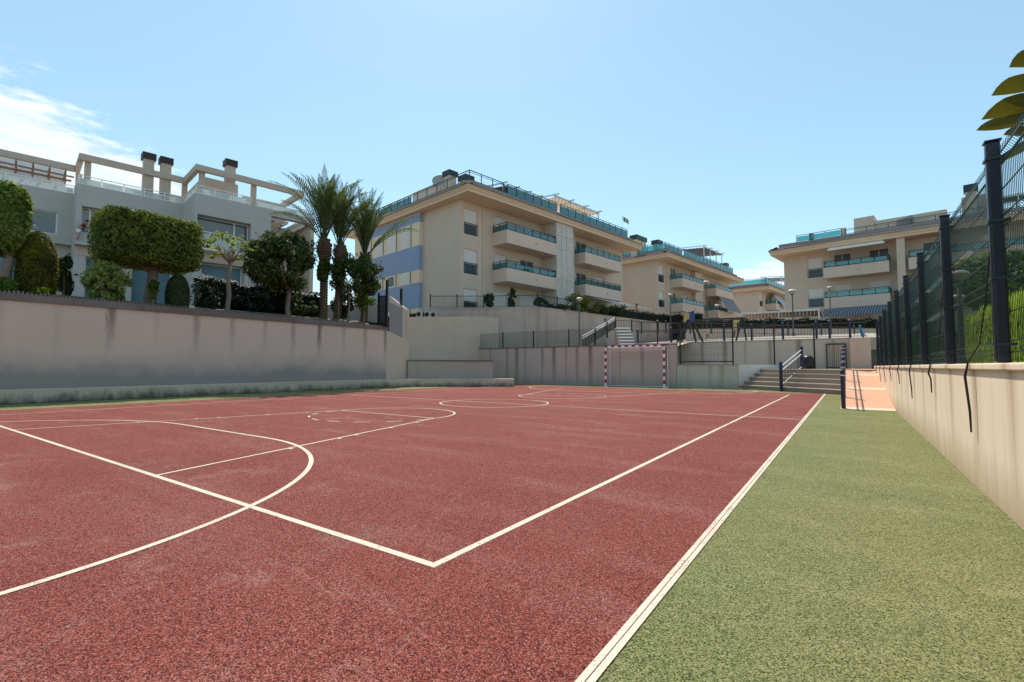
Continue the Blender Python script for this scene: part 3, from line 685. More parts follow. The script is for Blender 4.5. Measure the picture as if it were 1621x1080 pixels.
def balcony(parent, x0, x1, dep, z0, z1, zr, open_right=False, mat='balc', dark=0):
    m = MB(); t = .14
    m.box((x0, -dep, z0), (x1, -.003, z0+.2)).box((x0, -dep, z0+.2), (x1, -dep+t, z1)).box((x0, -dep+t, z0+.2), (x0+t, -.003, z1)).box((x1-t, -dep+t, z0+.2), (x1, -.003, z1))
    b = m.build('balcony', MT[mat], parent)
    e = .07
    glass_rail(b, [(x0+e, -.02), (x0+e, -dep+e), (x1-e, -dep+e), (x1-e, -.02)], z1, zr-z1, 1.1)
    sp = MB(); xm = x0+(x1-x0)*.56; zm = z0+(z1-z0)*.5
    sp.tube([(xm, -dep+.02, zm), (xm, -dep-.12, zm-.02)], .045, 8).build('spout', MT['terracotta'], b)
    return b
def tiles(parent, x0, x1, y0, y1, z, dep=.85, rise=.34, sides=('front', 'left')):
    """single band of barrel tiles along the eaves"""
    m = MB(); r = .075; st_ = .19
    def row(p, q, inw):
        p = Vector(p); q = Vector(q); L = (q-p).length; d = (q-p)/L; inw = Vector(inw)
        k = int(L/st_)
        m.add([p, q, q+inw*dep+Vector((0, 0, rise)), p+inw*dep+Vector((0, 0, rise))], [(0, 1, 2, 3)])
        for i in range(k):
            c = p+d*(st_*(i+.5)); e = c+inw*dep+Vector((0, 0, rise)); c = c-inw*.06-Vector((0, 0, .02))
            vs = []
            for base in (c, e):
                for j in range(6):
                    a = math.pi*j/5; vs.append(base+d*(r*math.cos(a))+Vector((0, 0, r*math.sin(a)+.01)))
            m.add(vs, [(j, j+1, 7+j, 6+j) for j in range(5)]+[(0, 1, 2, 3, 4, 5)])
    if 'front' in sides: row((x0, y0, z), (x1, y0, z), (0, 1, 0))
    if 'left' in sides: row((x0, y1, z), (x0, y0, z), (1, 0, 0))
    return m.build('roof_tiles', MT['tile'], parent)
def lat(p, q, w=.05): return (p, q, w)

def apartment(label, loc, rz, L=25.4, W=17.2, dz=0.0, wx=(.44, 1.92), pil=2.5, bal=((3.72, 10.5), (15.25, 22.2)), tower=(10.5, 13.1), doors=((4.0, 5.5), (7.35, 9.3), (16.15, 18.0), (19.4, 21.4)),
              blue=False, opened=(), roofrail=True, group=None, left_x=0.0, eave=2.15, eave_end=1.1, dep=1.82, left_tiles=True):
    t = empty('apartment_block', label, 'apartment building', loc, rz, group)
    H = lambda z: z+dz
    wz = ((12.36, 14.6), (8.98, 11.15), (5.75, 7.76)); dzs = ((12.1, 14.7), (8.75, 11.3), (5.7, 7.9))
    holes = [(wx[0], wx[1], H(a), H(b)) for a, b in wz]+[(a, b, H(c), H(e)) for a, b in doors for c, e in dzs]
    m = MB(); z0, z1 = 0.5, H(15.2)
    m.wallgrid((0, 0, 0), (1, 0, 0), (0, 0, 1), (0, -1, 0), (0, L), (z0, z1), holes)
    yb = 5.25 if blue else W
    m.add([(0, 0, z0), (0, yb, z0), (0, yb, z1), (0, 0, z1)], [(3, 2, 1, 0)])
    m.add([(L, 0, z0), (L, W, z0), (L, W, z1), (L, 0, z1)], [(0, 1, 2, 3)]); m.add([(0, W, z0), (L, W, z0), (L, W, z1), (0, W, z1)], [(3, 2, 1, 0)])
    m.add([(0, 0, z1), (L, 0, z1), (L, W, z1), (0, W, z1)], [(0, 1, 2, 3)])
    if pil > 0: m.box((pil, -.09, z0), (pil+.22, -.003, H(15.18)))
    if tower:
        m.box((tower[1]+1.55, -.24, z0), (tower[1]+1.8, -.003, H(15.17)))
    m.build('wall', MT['bwall'], t)
    for i, (a, b) in enumerate(wz): window(t, wx[0], wx[1], H(a), H(b), 0, 'half', 1 if i == 0 else 2)
    for i, (a, b) in enumerate(doors):
        for j, (c, e) in enumerate(dzs):
            window(t, a, b, H(c), H(e), 0, 'open' if (i, j) in opened else 'shut', False)
    if blue:
        f = MB(); xb = -.42; f.box((xb+.004, yb, z0), (6, W, H(15.19))); f.build('side_wing', MT['bwall_cream'], t)
        bw_ = MB()
        for a, b in ((13.25, 15.0), (9.95, 11.1), (6.5, 7.8)): pass
        for a, b in ((14.35, 15.1), (9.95, 12.15), (6.45, 8.75), (2.0, 5.2)):
            bw_.box((xb-.03, yb-.03, H(a)), (xb+.35, W-1.6, H(b)))
        bw_.build('blue_band', MT['bwall_blue'], t)
        for a, b in ((12.2, 14.3), (8.8, 9.9), (5.3, 6.4)):
            pass
        k = 0
        for (za, zb) in ((12.2, 14.3), (8.8, 9.92), (5.25, 6.4)):
            for ya in (6.9, 9.3, 11.7, 14.0):
                k += 1
                wf = MB().box((xb-.02, ya, H(za)+.02), (xb+.02, ya+1.2, H(zb)-.02)).build('window', MT['white'], t)
                MB().box((xb-.028, ya+.08, H(za)+.1), (xb-.021, ya+1.12, H(zb)-.1)).build('shutter' if k != 6 else 'pane', MT['shutter'] if k != 6 else MT['pane_dark'], wf)
                MB().box((xb-.05, ya-.36, H(za)+.02), (xb+.01, ya-.3, H(zb)-.02)).build('mullion', MT['bdark'], wf)
    # balconies
    for i, (a, b) in enumerate(bal):
        for z in (11.9, 8.55): balcony(t, a, b, dep, H(z), H(z+1.15), H(z+1.83))
    if tower:
        tm = MB().box((tower[0]+.01, -dep-.02, 2.0), (tower[1], -.003, H(15.19)))
        to = tm.build('stair_tower', MT['panel'], t)
        g = MB()
        for zz in (6.1, 9.6, 12.6, 13.9): g.box((tower[0]+.05, -dep-.032, H(zz)), (tower[1]-.05, -dep-.021, H(zz)+.03))
        for xx in (tower[0]+.75, tower[0]+1.6): g.box((xx, -dep-.030, H(2)), (xx+.03, -dep-.021, H(15.1)))
        g.build('panel_joint', MT['parapet'], to)
        mm = MB().box((tower[1]+.004, -.9, 2.0), (tower[1]+1.5, -.003, H(15.18))); mm.build('panel_bay', MT['panel'], to)
    # roof: soffit, fascia, tile band, parapet, railing
    x0 = -1.0; x1 = L+eave_end; y1 = W+1.2
    s = MB().box((x0+.12, -eave+.12, H(15.201)), (x1, y1, H(15.44)))
    s.build('eaves', MT['soffit'], t)
    fa = MB().box((x0+.05, -eave+.05, H(15.441)), (x1+.02, y1+.02, H(15.60))).box((x0-.03, -eave-.03, H(15.601)), (x1+.05, y1+.05, H(15.72)))
    rf = fa.build('cornice', MT['soffit'], t)
    tiles(t, x0-.05, x1, -eave-.05, y1, H(15.73), sides=('front', 'left') if left_tiles else ('front',))
    pi = .85
    pp = [(x0+pi, y1-.6), (x0+pi, -eave+pi), (x1-.8, -eave+pi)]
    pm = MB().box((x0+pi, -eave+pi, H(15.73)), (x1-.8, -eave+pi+.2, H(16.5))).box((x0+pi, -eave+pi+.2, H(15.73)), (x0+pi+.2, y1-.6, H(16.5))).box((x0+pi+.2, -eave+pi+.2, H(15.725)), (x1-.8, y1-.6, H(15.9)))
    pm.build('parapet', MT['parapet'], t)
    return t, H
def rooftop_chimney(parent, x, y, z0, z1, w=.75, d=.75, cap=.45):
    c = MB().box((x-w/2, y-d/2, z0), (x+w/2, y+d/2, z1-cap)).build('chimney', MT['bwall'], parent)
    MB().box((x-w/2-.12, y-d/2-.12, z1-cap+.002), (x+w/2+.12, y+d/2+.12, z1)).build('chimney_cap', MT['green_metal'], c)
    return c
def shade_pergola(parent, x0, x1, y0, y1, z0, z1, canvas='awn_beige', posts=4, sag=.0):
    f = MB()
    for i in range(posts):
        x = x0+(x1-x0)*i/(posts-1)
        f.box((x-.05, y0-.05, z0), (x+.05, y0+.05, z1)); f.box((x-.05, y1-.05, z0), (x+.05, y1+.05, z1+.25))
        f.bar((x, y0-.5, z1+.03), (x, y1+.3, z1+.36), .08, .12)
    f.box((x0-.2, y0-.06, z1-.12), (x1+.2, y0+.06, z1-.002))
    p = f.build('pergola', MT['steel'], parent)
    c = MB(); n = 14
    for i in range(n):
        a, b = i/n, (i+1)/n
        ya, yb = y0+(y1-y0)*a, y0+(y1-y0)*b
        za, zb = [z1-.16+.3*q-.10*(k % 2) for q, k in ((a, i), (b, i+1))]
        c.add([(x0, ya, za), (x1, ya, za), (x1, yb, zb), (x0, yb, zb)], [(0, 1, 2, 3)])
    c.build('shade_canvas', MT[canvas], p)
    return p

# nearest block
bA, H = apartment('nearest cream apartment block with blue-banded side wing and a satellite dish on the roof', (R2[0], R2[1], 0), RZB, blue=True, opened=((1, 1), (2, 0), (2, 1)))
glass_rail(bA, [(-.05, 16.5), (-.05, -1.22), (3.9, -1.22)], 16.5, .85, 1.5, panes=False)
glass_rail(bA, [(-.06, 16.4), (-.06, 7.2)], 16.5, .8, 1.2)
glass_rail(bA, [(4.4, -1.22), (11.3, -1.22)], 16.45, .95, 1.2)
glass_rail(bA, [(11.9, -1.22), (24.6, -1.22)], 16.45, .95, 1.25, glass='glass_teal')
MB().box((2.2, 2.6, 15.95), (9.8, 5.6, 17.6)).box((2.0, 5.8, 15.95), (4.4, 10.0, 18.75)).build('roof_house', MT['bwall'], bA)
for x, y, z in ((1.5, 3.3, 18.9), (2.0, 1.6, 18.15), (1.9, 5.2, 18.7)): rooftop_chimney(bA, x, y, 16, z, .8, .8)
shade_pergola(bA, 4.2, 9.0, -.9, 1.3, 16.4, 17.45, 'awn_grey')
shade_pergola(bA, 11.4, 18.9, -1.0, 2.2, 16.4, 18.25, 'awn_beige')
for x in (22.9, 23.7, 24.9): rooftop_chimney(bA, x, 3.0 if x < 24 else 1.5, 16, 18.2, .8, .6)
dish = MB(); D = []
for i in range(7):
    rr = .75*i/6; D.append((rr, .30*(rr/.75)**2))
dish.lathe([(max(r_, .01), z) for r_, z in D]+[(r_, z+.02) for r_, z in D[::-1] if r_ > .01], n=20)
do = dish.build('satellite_dish', MT['dish'], None, True)
dp = R2+E1*1.1+E2*4.2; do.location = (dp[0], dp[1], 18.0); do.rotation_euler = (R(62), 0, R(38))
tag(do, 'round satellite dish on the roof of the nearest apartment block', 'satellite dish')
stand = MB().tube([(0, 0, .0), (.0, .0, -.02), (0, .1, -.1)], .03, 6); so_ = MB().bar((0, 0, -.02), (0, -.7, -1.3), .05).bar((0, 0, .3), (0, .02, .9), .02).build('bracket', MT['dish'], do)
an = MB(); b = R2+E1*13.2+E2*.6
an.tube([(b[0], b[1], 15.9), (b[0], b[1], 19.3)], .025, 6)
for i in range(6): an.bar((b[0]-.5+.1*i, b[1]-.3, 18.6+.06*i), (b[0]-.3+.1*i, b[1]+.45, 18.6+.06*i), .02)
an.bar((b[0]-.5, b[1], 18.6), (b[0]+.2, b[1], 19.0), .025)
tag(an.build('tv_antenna', MT['steel']), 'spiky television aerial rising behind the striped roof pergola', 'antenna')
fp = empty('flag_pole', 'thin pole with a small dark and white flag on the nearest roof', 'flag', tuple(R2+E1*24.3+E2*(-.8)+np.array([0, 0, 15.6])))
MB().tube([(0, 0, 0), (0, 0, 3.6)], .02, 6).build('pole', MT['steel'], fp)
fl_ = MB()
for i in range(5): fl_.add([(.0+.16*i, .05*math.sin(i*1.3), 3.5-.13*i), (.16*(i+1), .05*math.sin((i+1)*1.3), 3.5-.13*(i+1)), (.16*(i+1), .05*math.sin((i+1)*1.3), 2.9-.11*(i+1)), (.16*i, .05*math.sin(i*1.3), 2.9-.11*i)], [(0, 1, 2, 3)], i % 2)
fl_.build('cloth', [MT['white'], MT['screen_green']], fp)
# awnings of the lower right balcony
aw = MB().add([(16.0, -1.9, 8.40), (23.2, -1.9, 8.40), (24.6, -4.2, 7.7), (17.6, -4.2, 7.7)], [(0, 1, 2, 3)]).bar((17.6, -4.22, 7.66), (24.6, -4.22, 7.66), .09, .14)
aw.build('awning', MT['slat_white'], bA)

# second block
bB, H = apartment('second cream apartment block, partly hidden behind the nearest one', (-20.61+E1[0]*.9, 62.36+E1[1]*.9, 0), RZB, dz=.12, opened=((0, 0), (0, 1), (2, 1)), tower=None, group=None)
MB().box((10.6, -.6, 3), (13, -.004, 15.2)).build('pier', MT['bwall'], bB)
glass_rail(bB, [(.0, 16.4), (.0, -1.22), (5, -1.22)], 16.6, .9, 1.3, glass='glass_teal')
glass_rail(bB, [(5.6, -1.22), (24, -1.22)], 16.6, 1.0, 1.3)
MB().box((1.6, 4.2, 15.95), (9, 14, 18.2)).build('roof_house', MT['bwall'], bB)
for x, y, z in ((.3, 3.2, 19.2), (1.7, 3.2, 19.2), (6.2, 3.1, 19.6)): rooftop_chimney(bB, x, y, 16, z, 1.2, .9, .6)
rooftop_chimney(bB, 24.8, .4, 16, 18.7, .9, .9); rooftop_chimney(bB, 25.4, 2.4, 16, 18.0, .9, .9)
shade_pergola(bB, 13.2, 20.2, -.9, 3.0, 16.5, 19.4, 'awn_grey')
MB().add([(15.9, -1.9, 11.9), (21.9, -1.9, 11.9), (22.6, -2.9, 10.0), (16.6, -2.9, 10.0)], [(0, 1, 2, 3)]).add([(16.6, -2.9, 10.0), (22.6, -2.9, 10.0), (22.6, -2.92, 9.75), (16.6, -2.92, 9.75)], [(0, 1, 2, 3)]).build('awning', MT['awn_grey'], bB)
# third block
r3 = at_depth(1204, 577, 88)
bC, H = apartment('farthest cream apartment block, low on the skyline with a pale blue hanging blind', (r3[0], r3[1], 0), RZB, dz=-.1, tower=None, opened=((0, 0), (0, 1)), W=10)
glass_rail(bC, [(.0, 10), (.0, -1.22), (24, -1.22)], 16.4, .9, 1.6)
for x, y, z in ((1.5, 8.6, 18.6), (1.6, 7.6, 18.4)): rooftop_chimney(bC, x, y, 15.9, z, 1.0, .9)
shade_pergola(bC, 12, 18, -.6, 3, 16.4, 19.2, 'awn_pale')
MB().add([(5.2, -1.0, 14.9), (8.7, -1.0, 14.9), (9.0, -2.6, 12.4), (5.6, -2.6, 12.4)], [(0, 1, 2, 3)]).build('awning', MT['awn_pale'], bC)
# right block (faces the court)
r5 = at_depth(1245.5, 577, 57)
bD, H = apartment('right-hand cream apartment block with a blue striped awning, standing beyond the mesh fence', (r5[0], r5[1], 0), R(-9.5), L=34, W=14, dz=-1.05, wx=(2.45, 3.9), pil=-5, bal=((4.35, 10.05), (11.6, 22)), tower=None,
      doors=((5.0, 6.6), (8.2, 9.9), (12.6, 14.6), (17, 19), (24, 26), (28, 30)), opened=((0, 0), (1, 0), (2, 0)), eave_end=.4, left_tiles=True)
H = lambda z: z-1.05
MB().box((10.7, -1.75, 3), (11.35, -1.2, H(15.19))).build('pillar', MT['bwall'], bD)
glass_rail(bD, [(1.7, -1.22), (6.0, -1.22)], H(16.5), .75, 1.4); glass_rail(bD, [(6.4, -1.22), (32, -1.22)], H(16.5), .55, 1.8, panes=False)
MB().box((2.9, -1.1, H(16.3)), (3.35, -.7, H(17.25))).box((5.95, -1.1, H(16.3)), (6.4, -.7, H(17.3))).build('roof_post', MT['bwall'], bD)
MB().box((6.9, .5, H(15.95)), (8.7, 3.5, H(18.5))).box((8.704, .7, H(15.95)), (14.5, 3.6, H(17.9))).box((15.6, .5, H(15.95)), (18.2, 2.5, H(18.7))).build('roof_house', MT['bwall'], bD)
rooftop_chimney(bD, 16.3, .2, H(15.95), H(19.7), .8, .7, .7)
shade_pergola(bD, 17.6, 23, -.6, 2.4, H(16.4), H(17.9), 'awn_grey')
MB().prism([(10.7, -.9), (12.0, -.9), (12.0, .4), (10.7, .4)], H(16.5), [H(17.2), H(17.5), H(17.5), H(17.2)]).build('roof_light', MT['parapet'], bD)
ab = MB().add([(0, 0, 0), (5.6, 0, 0), (5.6, -1.6, -.75), (0, -1.6, -.75)], [(0, 1, 2, 3)]).add([(0, -1.6, -.75), (5.6, -1.6, -.75), (5.6, -1.62, -.95), (0, -1.62, -.95)], [(0, 1, 2, 3)])
ao = ab.build('awning', MT['awn_blue'], bD); ao.location = (4.4, -1.85, H(8.5))
MB().add([(5.0, -2.0, H(15.15)), (9.6, -2.0, H(15.15)), (9.9, -2.9, H(14.75)), (5.0, -2.9, H(14.75))], [(0, 1, 2, 3)]).bar((5.0, -2.92, H(14.72)), (9.9, -2.92, H(14.72)), .1, .16).build('awning', MT['slat_white'], bD)

# ------------------------------------------------------------------ white villa on the left
vl = empty('villa', 'white modern terraced villa with frosted-glass roof terraces and beam frames, behind the garden', 'house', (R1[0], R1[1], 0), RZB)
wl = MB()
ZB = 2.5
hA = [(-4.3, -1.05, 10.35, 11.9)]
wl.wallgrid((0, 2.99, 0), (1, 0, 0), 0, (0, -1, 0), (-16, -.3), (ZB, 13.42), hA+[(-9, -6, 10.35, 11.9), (-5, -1.4, 5.4, 8.5)], .2)
hB = [(.0, 5.3, 10.2, 11.95), (.3, 2.4, 4.9, 8.55), (2.8, 5.2, 4.9, 8.55)]
wl.wallgrid((0, 0, 0), (1, 0, 0), 0, (0, -1, 0), (-.3, 5.65), (ZB, 13.42), hB, .55)
hC = [(5.85, 9.35, 9.45, 11.95), (6.2, 9.0, 4.9, 8.6), (9.3, 10.3, 4.9, 8.4)]
wl.wallgrid((0, -3.58, 0), (1, 0, 0), 0, (0, -1, 0), (5.65, 10.78), (ZB, 13.42), hC, .75)
wl.add([(-.3, 2.99, ZB), (-.3, 0, ZB), (-.3, 0, 13.42), (-.3, 2.99, 13.42)], [(0, 1, 2, 3)]); wl.add([(5.65, 0, ZB), (5.65, -3.58, ZB), (5.65, -3.58, 13.42), (5.65, 0, 13.42)], [(0, 1, 2, 3)])
wl.add([(10.78, -3.58, ZB), (10.78, -.5, ZB), (10.78, -.5, 12.9), (10.78, -3.58, 12.9)], [(0, 1, 2, 3)])
wl.box((10.79, -3.58, 12.92), (14.2, -3.0, 13.42)); wl.box((13.7, -3.0, 12.92), (14.2, 3, 13.42))
wl.add([(-16, 2.99, 13.42), (-.3, 2.99, 13.42), (-.3, 0, 13.42), (5.65, 0, 13.42), (5.65, -3.58, 13.42), (10.78, -3.58, 13.42), (10.78, 8, 13.42), (-16, 8, 13.42)], [tuple(range(8))])
wl.build('wall', MT['whitewall'], vl)
bk = MB().box((10.80, -.5, ZB), (14.2, 3, 12.91)); bk.build('recessed_wall', MT['villa_beige'], vl)
MB().box((13.9, -3.5, ZB), (14.2, -.51, 12.91)).build('end_wall', MT['villa_beige'], vl)
# ledges
lg = MB().box((-16, 2.4, 9.62), (-.304, 2.985, 9.84)).box((-.29, -.62, 9.2), (5.0, -.005, 9.42)); lg.build('ledge', MT['whitewall'], vl)
# slatted roof of the open terrace
sl = MB()
for i in range(5): sl.box((10.9+.65*i, -2.99, 12.70), (11.0+.65*i, -.51, 12.90))
sl.build('roof_slat', MT['white'], vl)
# low brown-beige band under upper floor
MB().box((5.66, -3.61, 8.62), (10.8, -3.585, 9.1)).build('band', MT['villa_beige'], vl); MB().box((-.28, -.03, 8.58), (5.6, -.006, 9.18)).build('band', MT['villa_beige'], vl)
def vwin(y, x0, x1, z0, z1, d, div=(), blue=False):
    f = MB(); t = .07
    f.box((x0, y+d-.05, z0), (x0+t, y+d+.02, z1)).box((x1-t, y+d-.05, z0), (x1, y+d+.02, z1)).box((x0+t, y+d-.05, z1-t), (x1-t, y+d+.02, z1)).box((x0+t, y+d-.05, z0), (x1-t, y+d+.02, z0+t))
    for q in div: f.box((q-.05, y+d-.06, z0+t), (q+.05, y+d+.01, z1-t))
    w_ = f.build('window', MT['white'], vl)
    MB().box((x0+t, y+d+.0, z0+t), (x1-t, y+d+.008, z1-t)).build('shutter' if blue else 'pane', MT['shutter_blue'] if blue else MT['pane_v'], w_)
MT['pane_v'] = pane_mat('villa_glass', (.06, .10, .12), .08)
vwin(2.99, -4.3, -1.05, 10.35, 11.9, .19, (-2.6,)); vwin(2.99, -9, -6, 10.35, 11.9, .19); vwin(2.99, -5, -1.4, 5.4, 8.5, .19, (-3.2,), True)
vwin(0, .0, 5.3, 10.2, 11.95, .54, (.45, 1.9, 3.6)); vwin(0, .3, 2.4, 4.9, 8.55, .54, (1.3,), True); vwin(0, 2.8, 5.2, 4.9, 8.55, .54, (), True)
vwin(-3.58, 5.85, 9.35, 9.45, 11.95, .74, (8.4,)); vwin(-3.58, 6.2, 9.0, 4.9, 8.6, .74, (), True); vwin(-3.58, 9.3, 10.3, 4.9, 8.4, .74, (9.6,))
# white balcony
bm = MB().box((5.62, -4.35, 9.32), (8.9, -3.585, 9.44)); bb_ = bm.build('balcony', MT['white'], vl)
glass_rail(bb_, [(5.7, -3.62), (5.7, -4.28), (8.1, -4.28), (8.85, -3.66)], 9.44, 1.15, .8, glass='frost', mat='white')
# glazed terrace rails
for pts in ([(-16, 3.05), (-.25, 3.05)], [(-.22, 2.9), (-.22, .07), (5.72, .07)], [(5.72, .0), (5.72, -3.5), (9.3, -3.5)], [(9.75, -3.5), (14.1, -3.5)]):
    glass_rail(vl, pts, 13.42, .58, 1.15, glass='frost', mat='steel', gap=.04)
# beam frames and pillars
bf = MB()
for a, b in (((-16, 3.0), (-.28, 3.3)), ((-.27, 0), (.0, 3.3)), ((.001, 0), (5.66, .3)), ((5.661, -3.58), (5.96, .3)), ((5.961, -3.58), (13.3, -3.28)), ((13.0, -3.279), (13.3, 3))):
    bf.box((a[0], a[1], 15.08), (b[0], b[1], 15.5))
for x, y in ((.05, .3), (5.66, .31), (5.97, -3.27), (9.42, -3.27), (-.2, 3.31)): bf.box((x, y+.001, 13.43), (x+.34, y+.3, 15.079 if abs(y-.3) > .02 and abs(y+3.27) > .01 else 15.3))
bf.build('beam_frame', MT['villa_beige'], vl)
ph = MB().box((6.6, -1.4, 13.43), (9.0, 5, 15.45)).box((9.6, -.6, 13.43), (13.0, 5, 14.9)).box((4.9, 3.2, 13.43), (6.4, 6, 14.95))
ph.build('roof_house', MT['villa_beige'], vl)
MB().box((-16, 5.4, 13.43), (-.6, 8, 15.75)).build('roof_house', MT['white'], vl)
MB().box((8.0, -1.44, 14.5), (8.35, -1.405, 14.85)).build('vent', MT['chim_cap'], vl)
for x, y, zt in ((3.55, .5, 16.75), (4.6, .5, 16.75), (8.1, -2.5, 16.75)):
    c = MB().box((x-.31, y-.3, 13.43), (x+.31, y+.3, zt-.46)).build('chimney', MT['villa_beige'], vl)
    MB().box((x-.41, y-.42, zt-.458), (x+.41, y+.42, zt)).build('chimney_cap', MT['chim_cap'], c)
tp = MB()
for i in range(16): tp.box((-.8-.82*i, 3.31, 14.85), (-.69-.82*i, 6.2, 15.02)); 
for i in range(16): tp.bar((-.75-.82*i, 3.05, 15.05), (-.75-.82*i, 3.05, 14.05), .07)
tp.box((-15.9, 4.6, 14.72), (-.35, 4.72, 14.848)); tp.box((-15.9, 3.0, 14.58), (-.3, 3.08, 14.68))
tp.build('pergola', MT['timber'], vl)

# ------------------------------------------------------------------ right-hand mesh fence
fe = empty('mesh_fence', 'tall dark green welded mesh fence standing on the sunlit wall on the right', 'fence', (1.15, 0, 1.23))
PY = [6.1+2.68*k for k in range(-2, 9)]
prof = [(0, .02), (0, .10), (.035, .15), (0, .20), (0, .72), (.035, .77), (0, .82), (0, 1.24), (.035, 1.29), (0, 1.34), (0, 1.82), (.045, 1.87), (0, 1.92), (0, 1.99)]
def wires(a, b, n0=.05):
    V = []; Fq = []; r = .0022
    k = int((b-a)/n0)
    for i in range(k+1):
        y = a+(b-a)*i/k; base = len(V)
        for dxx, z in prof:
            V += [(dxx-r, y-r, z), (dxx+r*1.4, y, z), (dxx-r, y+r, z)]
        for j in range(len(prof)-1):
            for q in range(3):
                p = base+j*3; Fq.append((p+q, p+(q+1) % 3, p+3+(q+1) % 3, p+3+q))
    m = MB(); m.add(V, Fq)
    for z in (.10, .20, .46, .72, .82, 1.03, 1.24, 1.34, 1.58, 1.82, 1.92): m.bar((-.005, a, z), (-.005, b, z), .0085)
    return m
panel_me = None
for i, y in enumerate(PY):
    if i == 0:
        pm = MB().box((-.05, -.045, 0), (.05, .045, 2.03)); post0 = pm.build('post', MT['fence_metal'], fe)
        bv = post0.modifiers.new('bevel', 'BEVEL'); bv.width = .018; bv.segments = 3
        MB().box((-.058, -.053, 2.03), (.058, .053, 2.045)).build('cap', MT['fence_metal'], post0)
        for z in (.17, .77, 1.29, 1.87): MB().box((-.06, -.06, z-.012), (.075, .06, z+.012)).bar((.07, -.1, z), (.07, .1, z), .022).build('clip', MT['green_metal'], post0)
        post0.location = (0, y, 0)
        p0_ = wires(.02, 2.66).build('mesh_panel', MT['wire'], fe); p0_.location = (.055, y, 0)
    else:
        c = copy_tree(post0, fe); c.location = (0, y, 0)
        if i < len(PY)-1: c = copy_tree(p0_, fe); c.location = (.055, y, 0)
# straps hanging from the fence over the wall
for i, y in enumerate(PY[2:]):
    n = 'dangling_strap'
    rr = random.Random(i); zz = .86-.28*rr.random() if i else .62
    if i == 0: zz = .55
    m = MB().tube([(1.10, y+.02, 2.25), (1.085, y+.15, 1.85), (1.06, y+.36, 1.42), (.985, y+.46, 1.24), (.965, y+.50, 1.10), (.985, y+.47, zz+.2), (.99, y+.49, zz)], [.005, .006, .006, .008, .012, .011, .008], 6)
    o = m.build(n, MT['black_metal'])
    who = ['longest black strap hanging over the sunlit wall by the nearest fence post', 'black strap hanging over the wall by the second fence post from the camera', 'black strap by the third fence post from the camera'][i] if i < 3 else 'small black strap hanging over the sunlit wall by one of the farther fence posts'
    tag(o, who, 'strap', 'straps hanging over the sunlit wall')

# ------------------------------------------------------------------ goal
g0 = empty('handball_goal', 'red and white banded handball goal standing before the stained wall', 'goal', (-10.22, 27.2, 0))
gm = MB(); hw, gh, s = 1.76, 2.33, .105
for sx in (-1, 1):
    n = 11
    for i in range(n): 
        gm.box((sx*hw-s/2, -s/2, gh/n*i+.0), (sx*hw+s/2, s/2, gh/n*(i+1)), 1 if i % 2 == 0 else 0)
n = 17
for i in range(n):
    a = -hw-s/2+(2*hw+s)*i/n; gm.box((a, -s/2, gh+.001), (a+(2*hw+s)/n, s/2, gh+s), 0 if i % 2 == 0 else 1)
for k in range(len(gm.m)): pass
gm.build('frame', [MT['goal_red'], MT['goal_white']], g0)
for sx in (-1, 1):
    MB().tube([(sx*hw, .05, gh+.03), (sx*hw*1.0+.02*sx, .55, gh-.02), (sx*hw, .66, gh-.14), (sx*hw, .68, .03), (sx*hw, .05, .02)], .022, 8).build('side_support', MT['goal_white'], g0)
    MB().box((sx*hw-.14, -.12, 0), (sx*hw+.2, .1, .02)).build('base_plate', MT['goal_white'], g0)
MB().tube([(-hw, .68, .03), (hw, .68, .03)], .02, 8).tube([(-hw, .5, gh-.0), (hw, .5, gh-.0)], .016, 8).build('back_bar', MT['goal_white'], g0)
nm = MB()
for i in range(6): nm.tube([(-hw+.1+.0*i, .5+.03*i, gh-.06-.085*i), (0, .53+.03*i, gh-.10-.09*i), (hw-.1, .5+.03*i, gh-.06-.085*i)], .008, 4)
nm.build('net', MT['net'], g0)

# ------------------------------------------------------------------ net frame and tall posts on the low wall
nf = empty('ball_stop', 'tall black frame with a low crossbar, standing on the low wall right of the goal', 'ball stop', (0, 28.15, 1.31))
for x, z in ((-7.83, 2.35), (-5.05, 2.4)): MB().box((x-.035, -.035, 0), (x+.035, .035, z)).build('post', MT['black_metal'], nf)
MB().box((-7.79, -.025, .13), (-5.09, .025, .19)).build('crossbar', MT['black_metal'], nf)
MB().bar((-8.3, .0, 2.36), (-4.3, .0, 2.41), .05).build('top_bar', MT['black_metal'], nf)
wm = MB()
for i in range(5): wm.bar((-7.79, 0, .55+.38*i), (-5.09, 0, .55+.38*i), .008)
for i in range(13): wm.bar((-7.6+.2*i, 0, .19), (-7.6+.2*i, 0, 2.33), .006)
wm.build('net', MT['rust_metal'], nf)
for x, z0, z1, lb in ((-3.35, .9, 3.9, 'thin tall black post rising at the left top of the concrete stair'), (-1.62, 1.07, 3.5, 'tall black post beside the black rubbish bin at the stair head'), (-9.12, 2.52, 3.9, 'slim black post on the stained wall above the right end of the goal')):
    y = 30.6 if x > -5 else 28.15
    if x == -1.62: x = -1.45; 
    o = MB().tube([(x, y, z0), (x, y, z1-.05)], .04, 10).lathe([(.055, 0), (.055, .04), (.02, .06)], (x, y, z1-.05), 10).build('net_post', MT['black_metal']); tag(o, lb, 'post')

